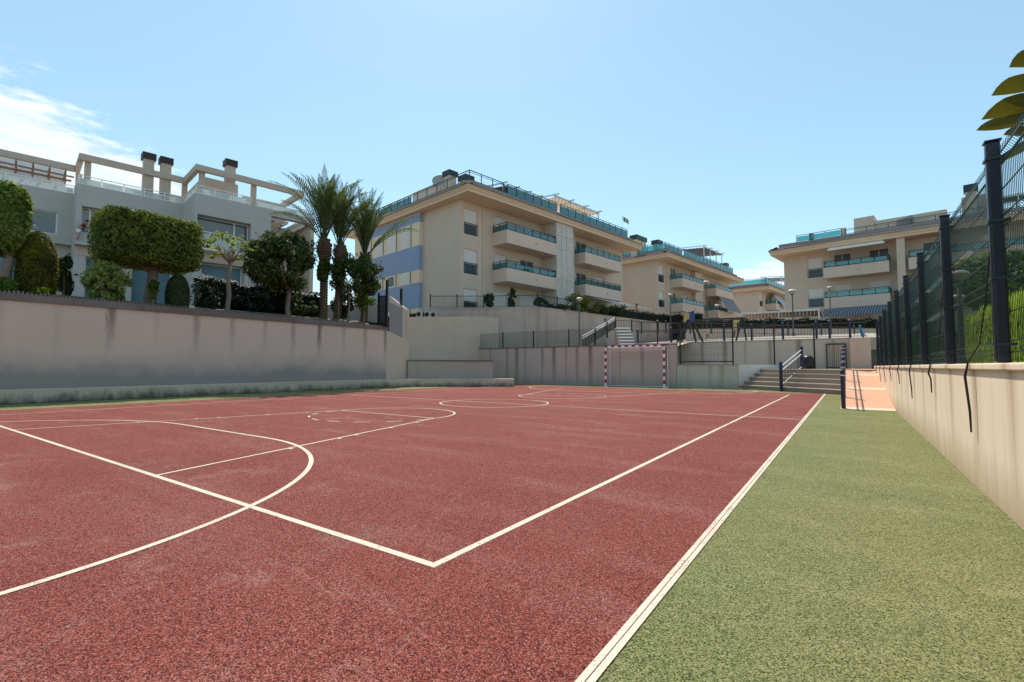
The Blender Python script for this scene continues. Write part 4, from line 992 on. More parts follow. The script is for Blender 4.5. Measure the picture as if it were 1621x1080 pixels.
# ------------------------------------------------------------------ bar fences
def bar_fence(label, pts, h, posts, mat='rust_metal', pitch=.14, gap=.08, postmat='navy', name='railing_fence', pr=.06, group=None):
    t = empty(name, label, 'railing', group=group)
    m = MB()
    for i in range(len(pts)-1):
        a, b = Vector(pts[i]), Vector(pts[i+1]); L = (b-a).length; k = max(2, int(L/pitch))
        m.bar(a+Vector((0, 0, h)), b+Vector((0, 0, h)), .045); m.bar(a+Vector((0, 0, gap)), b+Vector((0, 0, gap)), .03)
        for j in range(1, k):
            p = a.lerp(b, j/k); m.bar(p+Vector((0, 0, gap)), p+Vector((0, 0, h)), .013)
    m.build('bars', MT[mat], t)
    tot = [Vector(p) for p in pts]
    for q in posts:
        q = Vector(q); c = MB().tube([q+Vector((0, 0, -.05)), q+Vector((0, 0, h+.10))], pr, 10).ellipsoid(q+Vector((0, 0, h+.13)), (pr*1.05, pr*1.05, pr*.8), 10, 6)
        c.build('post', MT[postmat], t)
    return t
bar_fence('iron bar railing with dark blue posts along the top of the back wall', [(-11.5, 31.15, 2.72), (.9, 31.15, 2.72)], .80, [(x, 31.12, 2.72) for x in (-11.4, -9.2, -6.05, -4.55, -2.95, -1.35, -.75, .15)])
up = [at_depth(1010, 522, 40), at_depth(1120, 520, 40), at_depth(1240, 522, 40), at_depth(1390, 530, 40)]
up = [(p[0], p[1], z) for p, z in zip(up, (3.95, 3.95, 3.8, 3.5))]
bar_fence('farther bar railing with dark posts running behind the back wall', up, .85, [tuple(Vector(up[i]).lerp(Vector(up[i+1]), f)) for i in range(3) for f in (.05, .4, .75)], postmat='green_metal')
up2 = [at_depth(958, 516, 41), at_depth(1000, 518, 41), at_depth(1042, 521, 41)]
bar_fence('short iron railing at the head of the upper steps', [(p[0], p[1], 4.25-.1*i) for i, p in enumerate(up2)], .9, [(up2[i][0], up2[i][1], 4.25-.1*i) for i in range(3)], mat='rust_metal', postmat='black_metal')
# wire-mesh fence along the stained wall
wf = empty('wire_fence', 'low wire-mesh fence with black posts on top of the stained wall, left of the goal', 'fence', (0, 28.12, 2.52))
for x in (-22.8, -20.27, -17.68, -14.95): MB().tube([(x, 0, 0), (x, 0, 1.12)], .045, 8).build('post', MT['black_metal'], wf)
wm = MB(); nx = int((22.8-12.2)/.055)
for i in range(nx): x = -22.8+.055*i; wm.bar((x, 0, .02), (x, 0, 1.08), .0085)
for i in range(9): wm.bar((-22.8, 0, .06+.125*i), (-12.2, 0, .06+.125*i), .0085)
wm.build('mesh', MT['wire'], wf)

# upper steps with sloping handrail, seen above the goal
us = empty('upper_steps', 'pale steps climbing behind the stained wall above the goal', 'stairs')
a0 = at_depth(984, 548, 36); a1 = at_depth(1007, 548, 36)
for i in range(7):
    b0 = a0+np.array([-.17, .25, 0])*i; b1 = a1+np.array([-.17, .25, 0])*i; z = 2.45+.26*i
    dv = (b1-b0)/np.linalg.norm(b1-b0); nv = np.array([-dv[1], dv[0], 0])
    P = [tuple(b0[:2]), tuple(b1[:2]), tuple((b1+nv*.6)[:2]), tuple((b0+nv*.6)[:2])]
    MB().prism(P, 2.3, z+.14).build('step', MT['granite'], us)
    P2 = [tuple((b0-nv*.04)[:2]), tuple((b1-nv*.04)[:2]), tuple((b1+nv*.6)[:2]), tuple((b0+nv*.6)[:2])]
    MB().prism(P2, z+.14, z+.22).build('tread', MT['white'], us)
hr = empty('handrail', 'sloping handrail with dark mesh infill beside the upper steps', 'railing')
h0 = at_depth(922, 547, 34.6); h1 = at_depth(974, 508, 40)
h0[2] = 2.4; h1[2] = 4.3
d_ = Vector(h1)-Vector(h0)
m = MB().bar(Vector(h0)+Vector((0, 0, .95)), Vector(h1)+Vector((0, 0, .95)), .05).bar(Vector(h0)+Vector((0, 0, .78)), Vector(h1)+Vector((0, 0, .78)), .035); m.build('rail', MT['white_rail'], hr)
b_ = MB()
for i in range(60): p = Vector(h0)+d_*i/59; b_.bar(p+Vector((0, 0, .05)), p+Vector((0, 0, .78)), .022)
b_.build('bars', MT['black_metal'], hr)
for f in (.35, .72, 1.0): p = Vector(h0)+d_*f; MB().tube([p-Vector((0, 0, .3)), p+Vector((0, 0, 1.0))], .07, 10).build('post', MT['black_metal'], hr)

# stair handrail and ramp railing
sh = empty('handrail', 'pale double handrail between two navy posts in the middle of the concrete stair', 'railing')
pA = Vector(at_depth(1241, 616, 24.6)); pA.z = 0; pA = Vector((-2.66, 26.65, 0)); pB = Vector((-1.95, 29.2, 1.07))
for p, hh in ((pA, 1.36), (pB, 1.12)):
    MB().tube([p, p+Vector((0, 0, hh))], .075, 12).lathe([(.085, 0), (.085, .03), (.05, .07), (.01, .08)], tuple(p+Vector((0, 0, hh))), 12).build('post', MT['navy'], sh)
for dz_ in (1.20, .98): MB().tube([pA+Vector((0, 0, dz_)), pB+Vector((0, 0, dz_-.20))], .028, 8).build('rail', MT['white_rail'], sh)
MB().tube([pA+Vector((0, 0, .30)), pB+Vector((0, 0, .12))], .024, 8).build('rail', MT['white_rail'], sh)
b_ = MB()
for i in range(1, 14): p = pA.lerp(pB, i/14); o_ = 1-.18*i/14; b_.bar(p+Vector((0, 0, .30-.18*i/14)), p+Vector((0, 0, .98-.2*i/14)), .014)
b_.build('bars', MT['black_metal'], sh)
rr_ = empty('ramp_railing', 'navy railing with white-banded posts up the left edge of the pink ramp', 'railing', (-.13, 0, 0))
ry = [16.68+2.08*i for i in range(6)]
for y in ry:
    z = RZ(y); p = MB().tube([(0, y, z), (0, y, z+1.06)], .055, 12).lathe([(.06, 0), (.06, .02), (.03, .05)], (0, y, z+1.06), 12).build('post', MT['navy'], rr_)
    MB().tube([(0, y, z+.93), (0, y, z+.965)], .0585, 12).build('band', MT['white_rail'], p)
for hh in (1.0, .72): MB().tube([(.0, ry[0], RZ(ry[0])+hh), (.0, ry[-1], RZ(ry[-1])+hh)], .024, 8).build('rail', MT['navy'], rr_)

# gate in the back wall, bin
gt = empty('iron_gate', 'dark iron bar gate set against the back wall by the pink pier', 'gate', (-.94, 30.9, 1.07))
MB().box((0, -.03, 0), (.07, .03, 1.36)).box((.84, -.03, 0), (.91, .03, 1.36)).box((.07, -.03, 1.29), (.84, .03, 1.36)).box((.07, -.02, .06), (.84, .02, .11)).build('frame', MT['rust_metal'], gt)
m = MB()
for i in range(1, 8): m.bar((.07+.77*i/8, 0, .11), (.07+.77*i/8, 0, 1.29 if i % 2 else 1.05), .018)
m.build('bars', MT['rust_metal'], gt)
MB().box((.74, -.06, .62), (.86, -.031, .72)).build('lock', MT['black_metal'], gt)
bn = MB().lathe([(.20, 0), (.24, .06), (.27, .45), (.24, .62), (.15, .70), (.02, .72)], (0, 0, 0), 14)
for i, v in enumerate(bn.v): bn.v[i] = (v[0]+.02*math.sin(v[2]*17+v[1]*9), v[1]+.02*math.sin(v[2]*13+v[0]*11), v[2])
bo = bn.build('rubbish_bag', MT['black_metal'], None, True); bo.location = (-1.72, 30.1, 1.07); tag(bo, 'bulging black rubbish bag standing at the top of the stair', 'rubbish bag')
cl = empty('parasol', 'folded cyan and white cloth parasol leaning at the end of the back-wall railing', 'parasol', (.72, 31.5, 2.72))
MB().lathe([(.03, 0), (.07, .10), (.09, .35), (.04, .66), (.01, .7)], (0, 0, 0), 10).build('canopy', MT['cyan'], cl); MB().tube([(.14, 0, 0), (.02, 0, .7)], .015, 6).build('pole', MT['white'], cl)
cl.rotation_euler = (0, R(-12), 0)

# ------------------------------------------------------------------ lamps
def street_lamp(base, ztop, label, sc=1.0):
    base = Vector(base); t = empty('street_lamp', label, 'lamp post', base, 0, 'mushroom-headed lamp posts'); h = ztop-base.z
    MB().lathe([(.11, 0), (.11, .18), (.055, .3), (.048, h*.6), (.04, h-.42*sc)], (0, 0, 0), 12).build('pole', MT['lamp_pole'], t, True)
    z = h-.5*sc
    hd = MB().lathe([(.05*sc, 0), (.10*sc, .05*sc), (.13*sc, .12*sc)], (0, 0, z), 14).build('lamp_holder', MT['lamp_pole'], t, True)
    MB().lathe([(.13*sc, .121*sc), (.22*sc, .24*sc), (.29*sc, .33*sc)], (0, 0, z), 18).build('diffuser', MT['lamp_glass'], t, True)
    MB().lathe([(.33*sc, .331*sc), (.335*sc, .36*sc), (.27*sc, .43*sc), (.15*sc, .48*sc), (.02*sc, .50*sc)], (0, 0, z), 18).build('lamp_shade', MT['lamp_top'], t, True)
    return t
for u, v, D, zb, sc, lb in ((917, 471, 36, 2.42, .78, 'street lamp in front of the planted terrace wall, left of the upper steps'), (1008, 479, 52, 4.2, .85, 'small distant lamp beside the dark hedge below the second block'), (1061, 465, 50, 4.2, .85, 'street lamp with a white head in front of the second block window'),
        (1118, 444.5, 46, 4.0, .95, 'tallest street lamp against the second block balconies'), (1135, 482, 60, 4.6, 1.0, 'low distant lamp under the grey awning of the second block'), (1254, 458, 38, 3.6, .98, 'large street lamp left of the right-hand block, above the white slatted pergola'), (1313, 453.5, 44, 3.6, .72, 'slender street lamp in front of the blue striped awning')):
    p = at_depth(u, v, D); street_lamp((p[0], p[1], zb), p[2], lb, sc)
p = on_x(1517, 428, 2.2); street_lamp((p[0], p[1], 1.12), float(p[2]), 'nearest street lamp, close behind the mesh fence on the right', .62)
p = on_x(1516, 466, 3.4); street_lamp((p[0], p[1], 1.15), float(p[2]), 'second lamp behind the mesh fence, lower and farther than the nearest one', .72)

# ------------------------------------------------------------------ white slatted pergola and playground
pg = empty('slatted_pergola', 'long white slatted shade pergola left of the right-hand apartment block', 'pergola')
pa, pb = at_depth(1172, 493, 50), at_depth(1298, 486, 46); pa[2] = pb[2] = 6.66
dv = Vector(pb-pa).normalized(); nv = Vector((-dv.y, dv.x, 0))
fm = MB().bar(Vector(pa), Vector(pb), .12, .16).bar(Vector(pa)+nv*2.6, Vector(pb)+nv*6.0, .12, .16).bar(Vector(pa)+nv*6.0, Vector(pb)+nv*6.0, .12, .16); fm.build('frame', MT['slat_white'], pg)
for f in (.02, .5, .985):
    q = Vector(pa).lerp(Vector(pb), f); MB().bar(Vector((q.x, q.y, 3.9)), Vector((q.x, q.y, 6.57)), .12).build('post', MT['slat_white'], pg)
sm = MB(); L = (Vector(pb)-Vector(pa)).length; n = int(L/.30)
for i in range(n):
    q = Vector(pa)+dv*(L*(i+.5)/n); sm.bar(q+nv*.08-Vector((0, 0, .02)), q+nv*5.9-Vector((0, 0, .02)), .09, .10)
    sm.bar(q-nv*.03-Vector((0, 0, .09)), q-nv*.16-Vector((0, 0, .52)), .13, .03, up=dv)
sm.build('slats', MT['slat_white'], pg)
MB().add([tuple(Vector(pa)+nv*.1-Vector((0, 0, .10))), tuple(Vector(pb)+nv*.1-Vector((0, 0, .10))), tuple(Vector(pb)+nv*5.9-Vector((0, 0, .12))), tuple(Vector(pa)+nv*5.9-Vector((0, 0, .12)))], [(0, 1, 2, 3)]).build('roof_sheet', MT['timber'], pg)
pl = at_depth(1093, 534, 33); zb = 2.85
pf = empty('climbing_frame', 'playground frame with black splayed legs under yellow and blue boards', 'play equipment', (pl[0], pl[1], zb))
for u, l in ((-.85, -.35), (-.55, -.15), (.3, .1), (.75, .3)):
    MB().tube([(u, -.2 if u < 0 else .25, 0), (l*.4, 0, 1.55)], .075, 8).build('leg', MT['black_metal'], pf)
MB().box((-.42, -.05, 1.35), (-.04, .05, 2.0)).build('board', MT['yellow'], pf); MB().prism([(.0, -.08), (.28, -.08), (.28, .08), (.0, .08)], 1.40, [2.05, 2.15, 2.15, 2.05]).build('board', MT['blue'], pf)
MB().bar((-.6, 0, 1.5), (3.3, .2, 1.5), .09).build('beam', MT['black_metal'], pf)
for x in (2.9, 3.5): MB().tube([(x, -.2, 0), (3.25, .2, 1.55)], .055, 8).build('leg', MT['black_metal'], pf)
y2 = at_depth(1163, 497, 44)
MB().box((-.25, -.05, 0), (.22, .05, 1.15)).build('yellow_board', MT['yellow'])
yo = bpy.data.objects['yellow_board']; yo.location = (y2[0], y2[1], 4.6); yo.rotation_euler = (0, R(12), R(35)); tag(yo, 'small yellow play board at the left end of the slatted pergola', 'play board')
MB().box((-.04, -.04, -1.6), (.04, .04, 0)).build('post', MT['black_metal'], yo)

# ------------------------------------------------------------------ gate pillar, black gate, ac units on the left
gp = empty('gate_pillar', 'pale rendered gate pillar with a grey door and a slanting cap at the end of the garden wall', 'pillar')
k0, k1, k2 = at_depth(613, 520, 28.8), at_depth(616, 520, 28.5), at_depth(641, 520, 29.7)
pil = [tuple(k1[:2]), tuple(k2[:2]), tuple((k2+np.array([-.6, .9, 0]))[:2]), tuple((k1+np.array([-.6, .9, 0]))[:2])]
MB().prism(pil, 2.4, [5.35, 4.75, 4.75, 5.35]).build('pier', MT['beige'], gp)
d1 = k1+(k2-k1)*.03; d2 = k1+(k2-k1)*.84; ns = np.array([.035, -.052, 0])
MB().prism([tuple((d1+ns)[:2]), tuple((d2+ns)[:2]), tuple((d2+ns*.1)[:2]), tuple((d1+ns*.1)[:2])], 2.9, [4.95, 4.75, 4.75, 4.95]).build('door', MT['parapet'], gp)
bg_ = empty('black_gate', 'narrow black iron gate between the palms and the gate pillar', 'gate')
ga, gb = at_depth(599, 512, 27.6), at_depth(612, 512, 27.4)
MB().bar((ga[0], ga[1], 3.4), (ga[0], ga[1], 5.4), .09).bar((gb[0], gb[1], 3.4), (gb[0], gb[1], 6.1), .11).build('post', MT['black_metal'], bg_)
m = MB()
for i in range(8): q = ga+(gb-ga)*(i+.5)/8; m.bar((q[0], q[1], 3.45), (q[0], q[1], 5.2), .035)
m.bar((ga[0], ga[1], 5.2), (gb[0], gb[1], 5.2), .05).build('bars', MT['black_metal'], bg_)
kk = at_depth(635, 463, 29.5)
lo_ = MB().bar((kk[0], kk[1], 4.6), (kk[0]+.02, kk[1], 5.95), .12).build('signal_post', MT['black_metal']); tag(lo_, 'short stubby black post on top of the wall beside the blue-banded facade', 'post')
for i, (u, lb) in enumerate(((664, 'air-conditioning unit nearest the blue-banded facade'), (677, 'middle one of three air-conditioning units at the foot of the block'), (687, 'air-conditioning unit nearest the planted terrace, last of three'))):
    p = at_depth(u, 497, 37.5+i*.2); ac = empty('air_conditioner', lb, 'air conditioner', (p[0], p[1], 4.95), R(35), 'air-conditioning units on the wall top')
    MB().box((-.24, -.15, 0), (.24, .15, .52)).build('casing', MT['panel'], ac)
    MB().lathe([(.17, 0), (.17, .02)], (0, 0, 0), 14).build('fan_grille', MT['black_metal'], ac).matrix_local = Matrix.Translation((-.04, -.152, .27)) @ Matrix.Rotation(R(90), 4, 'X')

# ------------------------------------------------------------------ teeth of the garden edging on the left wall
sp = MB(); y = -2.0
while y < 14.5:
    h = .10+.02*math.sin(y*9); sp.prism([(-21.98, y), (-21.93, y), (-21.93, y+.055), (-21.98, y+.055)], 3.50, 3.50+h); y += .105
sp.bar((-21.99, -2, 3.53), (-21.99, 14.5, 3.53), .03)
tag(sp.build('garden_edging', MT['coping']), 'row of small grey teeth edging the garden along the wall top', 'edging')

# ------------------------------------------------------------------ planting
def depth_of(p): return float((p[:2]) @ np.array([-math.sin(YAW), math.cos(YAW)]))
def extents(u0, u1, v0, v1, X):
    uc, vc = (u0+u1)/2, (v0+v1)/2; c = on_x(uc, vc, X); D = depth_of(c); th = math.atan((uc-810.5)/F_PX)
    return c, .93*(u1-u0)/2*D/F_PX*math.cos(th), .93*(v1-v0)/2*D/F_PX
soil_z = lambda X: 3.3+(min(-X, 24)-22.05)/1.95*.5 if X > -24 else 3.8+(-X-24)*.055

def clipped_tree(label, u0, u1, v0, v1, X, leaf, n, trunk_u, r0=.17, p=.42, size=.17, ry=None, core=.84):
    c, rx, rz = extents(u0, u1, v0, v1, X); t = empty('clipped_tree', label, 'tree', (0, 0, 0))
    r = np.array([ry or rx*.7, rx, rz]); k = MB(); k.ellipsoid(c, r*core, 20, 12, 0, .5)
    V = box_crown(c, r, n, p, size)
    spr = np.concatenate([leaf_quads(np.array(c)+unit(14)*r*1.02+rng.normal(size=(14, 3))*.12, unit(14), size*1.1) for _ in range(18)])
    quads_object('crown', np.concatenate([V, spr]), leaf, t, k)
    b = on_x(trunk_u, v1+30, X); b[2] = soil_z(X)-.1
    limbs(b, (b[0]+.05, b[1]+.1, c[2]-rz*1.05), rx*.62, r0, 7, rz*.55, seed=int(u0)+99, rs=.45).build('trunk', MT['bark'], t, True)
    return t
clipped_tree('rounded clipped ficus cut off by the left picture edge, bright glossy leaves', -48, 52, 284, 408, -23.4, MT['leaf_bright'], 11000, 5, size=.17, p=.6)
clipped_tree('box-clipped ficus with a wide rectangular crown on one forked trunk', 149, 322, 342, 427, -24.2, MT['leaf_ficus'], 21000, 236, .24, size=.14, p=.30)

def dome(label, u0, u1, v0, v1, X, leaf, n, size=.10, name='topiary'):
    c, rx, rz = extents(u0, u1, v0, v1, X); H_ = 2*rz; z0 = c[2]-rz
    t = empty(name, label, 'topiary', (0, 0, 0))
    a = rng.uniform(0, 2*math.pi, n); h = rng.uniform(0, 1, n)**.9
    rad = rx*np.sqrt(np.clip(1-np.clip((h-.35)/.65, 0, 1)**2.2, 0, 1))*(.88+.12*np.clip(h*4, 0, 1))*rng.uniform(.90, 1.04, n)
    C = np.stack([c[0]+rad*np.cos(a)*.95, c[1]+rad*np.sin(a), z0+h*H_*rng.uniform(.97, 1.02, n)], 1)
    N = np.stack([np.cos(a), np.sin(a), h*1.2], 1)
    V = leaf_quads(C, N, size, .35, .6)
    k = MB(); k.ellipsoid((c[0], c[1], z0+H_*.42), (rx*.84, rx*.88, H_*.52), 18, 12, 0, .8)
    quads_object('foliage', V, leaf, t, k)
    MB().tube([(c[0], c[1], soil_z(X)-.3), (c[0], c[1], z0+.4)], .07, 8).build('stem', MT['bark'], t)
    return t
dome('large dome-clipped conifer with golden sunlit edge beside the bright rounded ficus', 22, 97, 363, 470, -23.2, MT['leaf_conifer'], 15000)
dome('small dark dome-clipped conifer right of the box-clipped ficus trunk', 260, 303, 432, 492, -23.3, MT['leaf_dark'], 7000, .08)

def shrub(label, u0, u1, v0, v1, X, leaf, n=2600, k=16, size=.2, clump=.42, name='shrub', seedup=.4):
    c, rx, rz = extents(u0, u1, v0, v1, X); t = empty(name, label, 'shrub', (0, 0, 0))
    V = clump_crown(c, (rx*.8, rx*.8, rz*.85), n, k, size, clump, .2, seedup)
    quads_object('foliage', V, leaf, t)
    m = MB(); rd = random.Random(int(u0*7+v0)); b = Vector((c[0], c[1], min(c[2]-rz, soil_z(X))-.05))
    for i in range(6):
        e = Vector((c[0]+rd.uniform(-.6, .6)*rx, c[1]+rd.uniform(-.6, .6)*rx, c[2]+rd.uniform(-.3, .4)*rz)); m.tube([b, b.lerp(e, .5)+Vector((0, 0, .1)), e], [.03, .02, .008], 5)
    m.build('stems', MT['bark'], t); return t
shrub('bright leafy shrub between the golden dome and the box-clipped ficus', 122, 216, 408, 486, -23.2, MT['leaf_bush'], 10000, 60, .115, .28)
shrub('thin upright feathery shrub just right of the golden dome', 82, 124, 400, 478, -24.3, MT['leaf_dark'], 2200, 14, .14)
shrub('low lime-green shrub at the far left on the wall edge', -20, 34, 436, 476, -22.7, MT['leaf_lime'], 2600, 16, .11)
shrub('low lime-green tuft at the foot of the golden dome', 44, 86, 452, 478, -22.5, MT['leaf_lime'], 1300, 8, .12)
shrub('small leafy sapling against the trunk of the box-clipped ficus', 232, 254, 436, 484, -23.6, MT['leaf_ficus'], 700, 8, .17)
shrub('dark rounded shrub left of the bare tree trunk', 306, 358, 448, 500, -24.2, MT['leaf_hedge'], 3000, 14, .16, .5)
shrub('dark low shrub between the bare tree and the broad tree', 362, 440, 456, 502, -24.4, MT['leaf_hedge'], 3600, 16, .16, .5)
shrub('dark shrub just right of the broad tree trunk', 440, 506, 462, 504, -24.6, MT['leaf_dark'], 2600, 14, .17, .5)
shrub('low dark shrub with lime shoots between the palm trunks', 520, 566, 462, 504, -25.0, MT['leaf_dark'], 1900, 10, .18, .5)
shrub('lime-leaved low shrub beneath the rightmost palm', 556, 596, 458, 496, -23.6, MT['leaf_lime'], 500, 10, .2, .5)

def tree(label, u0, u1, v0, v1, X, tu, tv, leaf, n=6000, k=30, size=.24, r0=.10, clump=.34, name='tree', branches=6, base_z=None, hollow=.35):
    c, rx, rz = extents(u0, u1, v0, v1, X); t = empty(name, label, 'tree', (0, 0, 0))
    V = clump_crown(c, (rx*1.0, rx*1.0, rz*.92), n, k, size, clump, hollow, .5)
    quads_object('crown', V, leaf, t)
    b = on_x(tu, tv, X); b[2] = (soil_z(X) if base_z is None else base_z)-.1
    limbs(b, (b[0], b[1]+.05, c[2]-rz*.85), rx*.7, r0, branches, rz*1.0, seed=int(u0), rs=.4).build('trunk', MT['bark'], t, True)
    return t
tree('broad dark-crowned tree with a pale forked trunk left of the palms', 388, 505, 358, 470, -24.0, 456, 495, MT['leaf_tree'], 13000, 95, .18, .13, .24, hollow=.45)
tree('small dark tree with a thin pale trunk in front of the rightmost palm', 522, 606, 400, 478, -23.2, 551, 505, MT['leaf_tree'], 8000, 70, .17, .06, .25, hollow=.45)
tree('thin sparse tree, nearly bare branches, in front of the villa balcony', 322, 398, 366, 420, -23.8, 360, 488, MT['leaf_bush'], 420, 26, .16, .11, .12, 'bare_tree', 9, hollow=.7)
shrub('ivy-like leafy growth around the leftmost palm trunk', 500, 528, 404, 462, -23.9, MT['leaf_ficus'], 2400, 18, .2, .4, 'climber')
shrub('lighter leafy growth around the middle palm trunk', 526, 548, 410, 456, -24.1, MT['leaf_ficus'], 1700, 14, .2, .4, 'climber')

def palm(label, bu, bv, tu, tv, X, length, nf, droop, seed):
    rd = random.Random(seed); b = on_x(bu, bv, X); tp = on_x(tu, tv, X); b[2] = soil_z(X)-.1
    b = Vector(b); tp = Vector(tp); t = empty('palm_tree', label, 'palm tree', b, 0, 'palm trees at the end of the garden')
    top = tp-b; pts = []; rr = []
    n = 60
    for i in range(n+1):
        f = i/n; pts.append(top*f+Vector((.06*math.sin(f*3+seed), .06*math.sin(f*2.3), 0)))
        base = .21 if f < .70 else .21+.17*math.sin(min(1, (f-.70)/.17)*math.pi/2)*(1 if f < .9 else max(.30, 1-(f-.9)*7))
        rr.append((base+.10*max(0, .06-f)/.06)*(1+(.10 if i % 2 else -.06)))
    MB().tube(pts, rr, 12).build('trunk', MT['palm_bark'], t)
    st = MB()
    for i in range(90):
        f = rd.uniform(.70, .98); a = rd.uniform(0, 2*math.pi); p = top*f; r_ = .33*(1 if f < .9 else .75); o = Vector((math.cos(a), math.sin(a), 0))
        st.bar(p+o*(r_-.06), p+o*(r_+.10)+Vector((0, 0, .22)), .07, .03)
    st.build('leaf_bases', MT['palm_bark'], t)
    Q = []; rach = MB()
    for i in range(nf):
        a = 2*math.pi*(i*.381966)+rd.uniform(-.15, .15); q = (i+.5)/nf
        el = R(88-23*q**1.3)+R(rd.uniform(-5, 5)); cur = R(12+26*q)+R(rd.uniform(-6, 10))
        if i in droop: a, el, cur = droop[i]
        Ln = length*rd.uniform(.85, 1.05); m = 16; p = top*1.0-Vector((0, 0, .25)); h = Vector((math.cos(a), math.sin(a), 0)); P = [p.copy()]
        for j in range(m):
            e = el-cur*((j/m)**1.5)*1.5; p = p+(h*math.cos(e)+Vector((0, 0, math.sin(e))))*(Ln/m); P.append(p.copy())
        rach.tube([P[0], P[4], P[8], P[12], P[16]], [.035, .028, .02, .012, .005], 4)
        for j in range(int(m*.22), m):
            d = (P[j+1]-P[j]).normalized(); s_ = d.cross(Vector((0, 0, 1)))
            s_ = s_.normalized() if s_.length > .05 else Vector((-h.y, h.x, 0)); u_ = s_.cross(d)
            for kk in range(2):
                o = P[j].lerp(P[j+1], kk/2); f = (j+kk/2)/m
                ll = .62*math.sin(math.pi*min(1, (f-.12)/.88*.86+.14))*rd.uniform(.8, 1.1)
                for sg in (-1, 1):
                    dd = (s_*sg*.62+d*.80+u_*.38).normalized(); w2 = d.cross(dd).normalized().cross(dd)*.040
                    tip = o+dd*ll-Vector((0, 0, .06*ll)); mid = o+dd*ll*.5
                    Q.append([o-w2*.4, mid-w2, tip, mid+w2])
    fr = quads_object('fronds', [[tuple(x) for x in q] for q in Q], MT['leaf_palm'], t); rach.build('frond_stalks', MT['leaf_palm'], fr)
    return t
A_L = math.atan2(-math.cos(0), -.3)
camright = math.atan2(math.sin(YAW), math.cos(YAW))
palm('leftmost of the three palms, one long frond arching out to the left', 512, 500, 513, 378, -24.0, 4.45, 26, {25: (camright+PI, R(52), R(46)), 22: (camright+PI-.3, R(56), R(26))}, 3)
palm('middle palm of the three, narrow upright crown', 534, 500, 538, 388, -24.3, 4.3, 22, {}, 5)
palm('rightmost palm of the three, one frond drooping to the right', 575, 505, 578, 402, -24.2, 4.4, 25, {24: (camright, R(50), R(44)), 21: (camright+.25, R(54), R(26))}, 8)

# garden wall behind the palms
w0, w1 = at_depth(488, 490, 33), at_depth(612, 490, 33)
MB().prism([tuple(w0[:2]), tuple(w1[:2]), tuple(w1[:2]+np.array([-.1, .2])), tuple(w0[:2]+np.array([-.1, .2]))], 3.4, 5.4).build('garden_wall', MT['parapet'])
tag(bpy.data.objects['garden_wall'], 'low grey garden wall behind the palms', 'wall')

# terrace planting and railing under the nearest block
TP = [Vector((*L2(-2.4, .8), 5.9)), Vector((*L2(.6, -2.3), 5.9)), Vector((*L2(3.15, -5.8), 5.9)), Vector((*L2(8.0, -5.95), 5.9))]
bar_fence('dark bar railing along the planted terrace of the nearest block', TP, .95, [TP[0], TP[0].lerp(TP[1], .5), TP[1], TP[1].lerp(TP[2], .5), TP[2], TP[2].lerp(TP[3], .5), TP[3]], mat='green_metal', postmat='black_metal', pr=.05)
def mass(name, label, cat, c, r, n, k, size, leaf, clump=.4, kind=None):
    V = clump_crown(c, r, n, k, size, clump, .3, .3); o = quads_object(name, V, leaf); return tag(o, label, cat)
spots = [(1.2, -2.3, .35, .7, 'small dark potted shrub at the left end of the terrace railing'), (2.2, -3.9, .35, .8, 'upright dark shrub behind the terrace railing corner'), (4.2, -5.2, .5, .45, 'low trailing plant behind the terrace railing'), (6.2, -5.3, .9, .35, 'low reddish flower bed behind the terrace railing'),
         (8.8, -5.5, .9, .85, 'loose grey-green shrub at the right end of the terrace railing'), (10.6, -5.6, .9, .75, 'silvery shrub in front of the grey stair tower'), (12.6, -5.7, 1.0, .55, 'dark spreading shrub below the lower right balcony'), (14.6, -5.6, .9, .7, 'dark shrub behind the lamp of the terrace wall')]
for i, (x, y, rx, rz, lb) in enumerate(spots):
    p = R2+E1*x+E2*y; mass('terrace_shrub', lb, 'shrub', (p[0], p[1], 5.85+rz), (rx, rx, rz), 900, 10, .2, MT['leaf_dark'] if i not in (4, 5) else MT['leaf_ficus'], .5)['group'] = 'shrubs on the planted terrace'
def hedge(label, P, Q, z0, z1, wd, leaf, n, size=.16, name='hedge', blades=False):
    P = np.array(P, float); Q = np.array(Q, float); L = np.linalg.norm(Q-P); d = (Q-P)/L; nv = np.array([-d[1], d[0]])
    a = rng.uniform(0, L, n); s = rng.uniform(-1, 1, n); hz = rng.uniform(0, 1, n); top = rng.uniform(0, 1, n) < .4
    hz = np.where(top, 1.0, hz); off = np.where(top, s*wd/2, np.sign(s)*wd/2)
    wob = .10*np.sin(a*2.1)+.06*np.sin(a*5.3)
    C = np.stack([P[0]+d[0]*a+nv[0]*off, P[1]+d[1]*a+nv[1]*off, z0+(z1-z0)*hz+np.where(hz > .9, wob, 0)], 1)+rng.normal(size=(n, 3))*.05
    N = np.stack([nv[0]*np.sign(s), nv[1]*np.sign(s), np.where(top, 2.0, .2)], 1)
    k = MB(); e = .12
    k.prism([tuple(P+nv*(wd/2-e)), tuple(Q+nv*(wd/2-e)), tuple(Q-nv*(wd/2-e)), tuple(P-nv*(wd/2-e))], z0, z1-.12)
    V = leaf_quads(C, N, size)
    if blades:
        up_ = np.array([0, 0, 1.0])+rng.normal(size=(n, 3))*.13; sd_ = np.cross(N, up_); sd_ /= np.linalg.norm(sd_, axis=1, keepdims=True); s_ = (size*rng.uniform(.7, 1.3, n))[:, None]
        V = np.stack([C-up_*s_*.5, C+sd_*.036, C+up_*s_*.5, C-sd_*.036], 1)
    o = quads_object(name, V, leaf, None, k); return tag(o, label, 'hedge')
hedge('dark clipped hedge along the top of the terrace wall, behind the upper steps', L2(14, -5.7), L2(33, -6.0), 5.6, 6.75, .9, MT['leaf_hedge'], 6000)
h0_, h1_ = at_depth(1030, 500, 54), at_depth(1112, 505, 52)
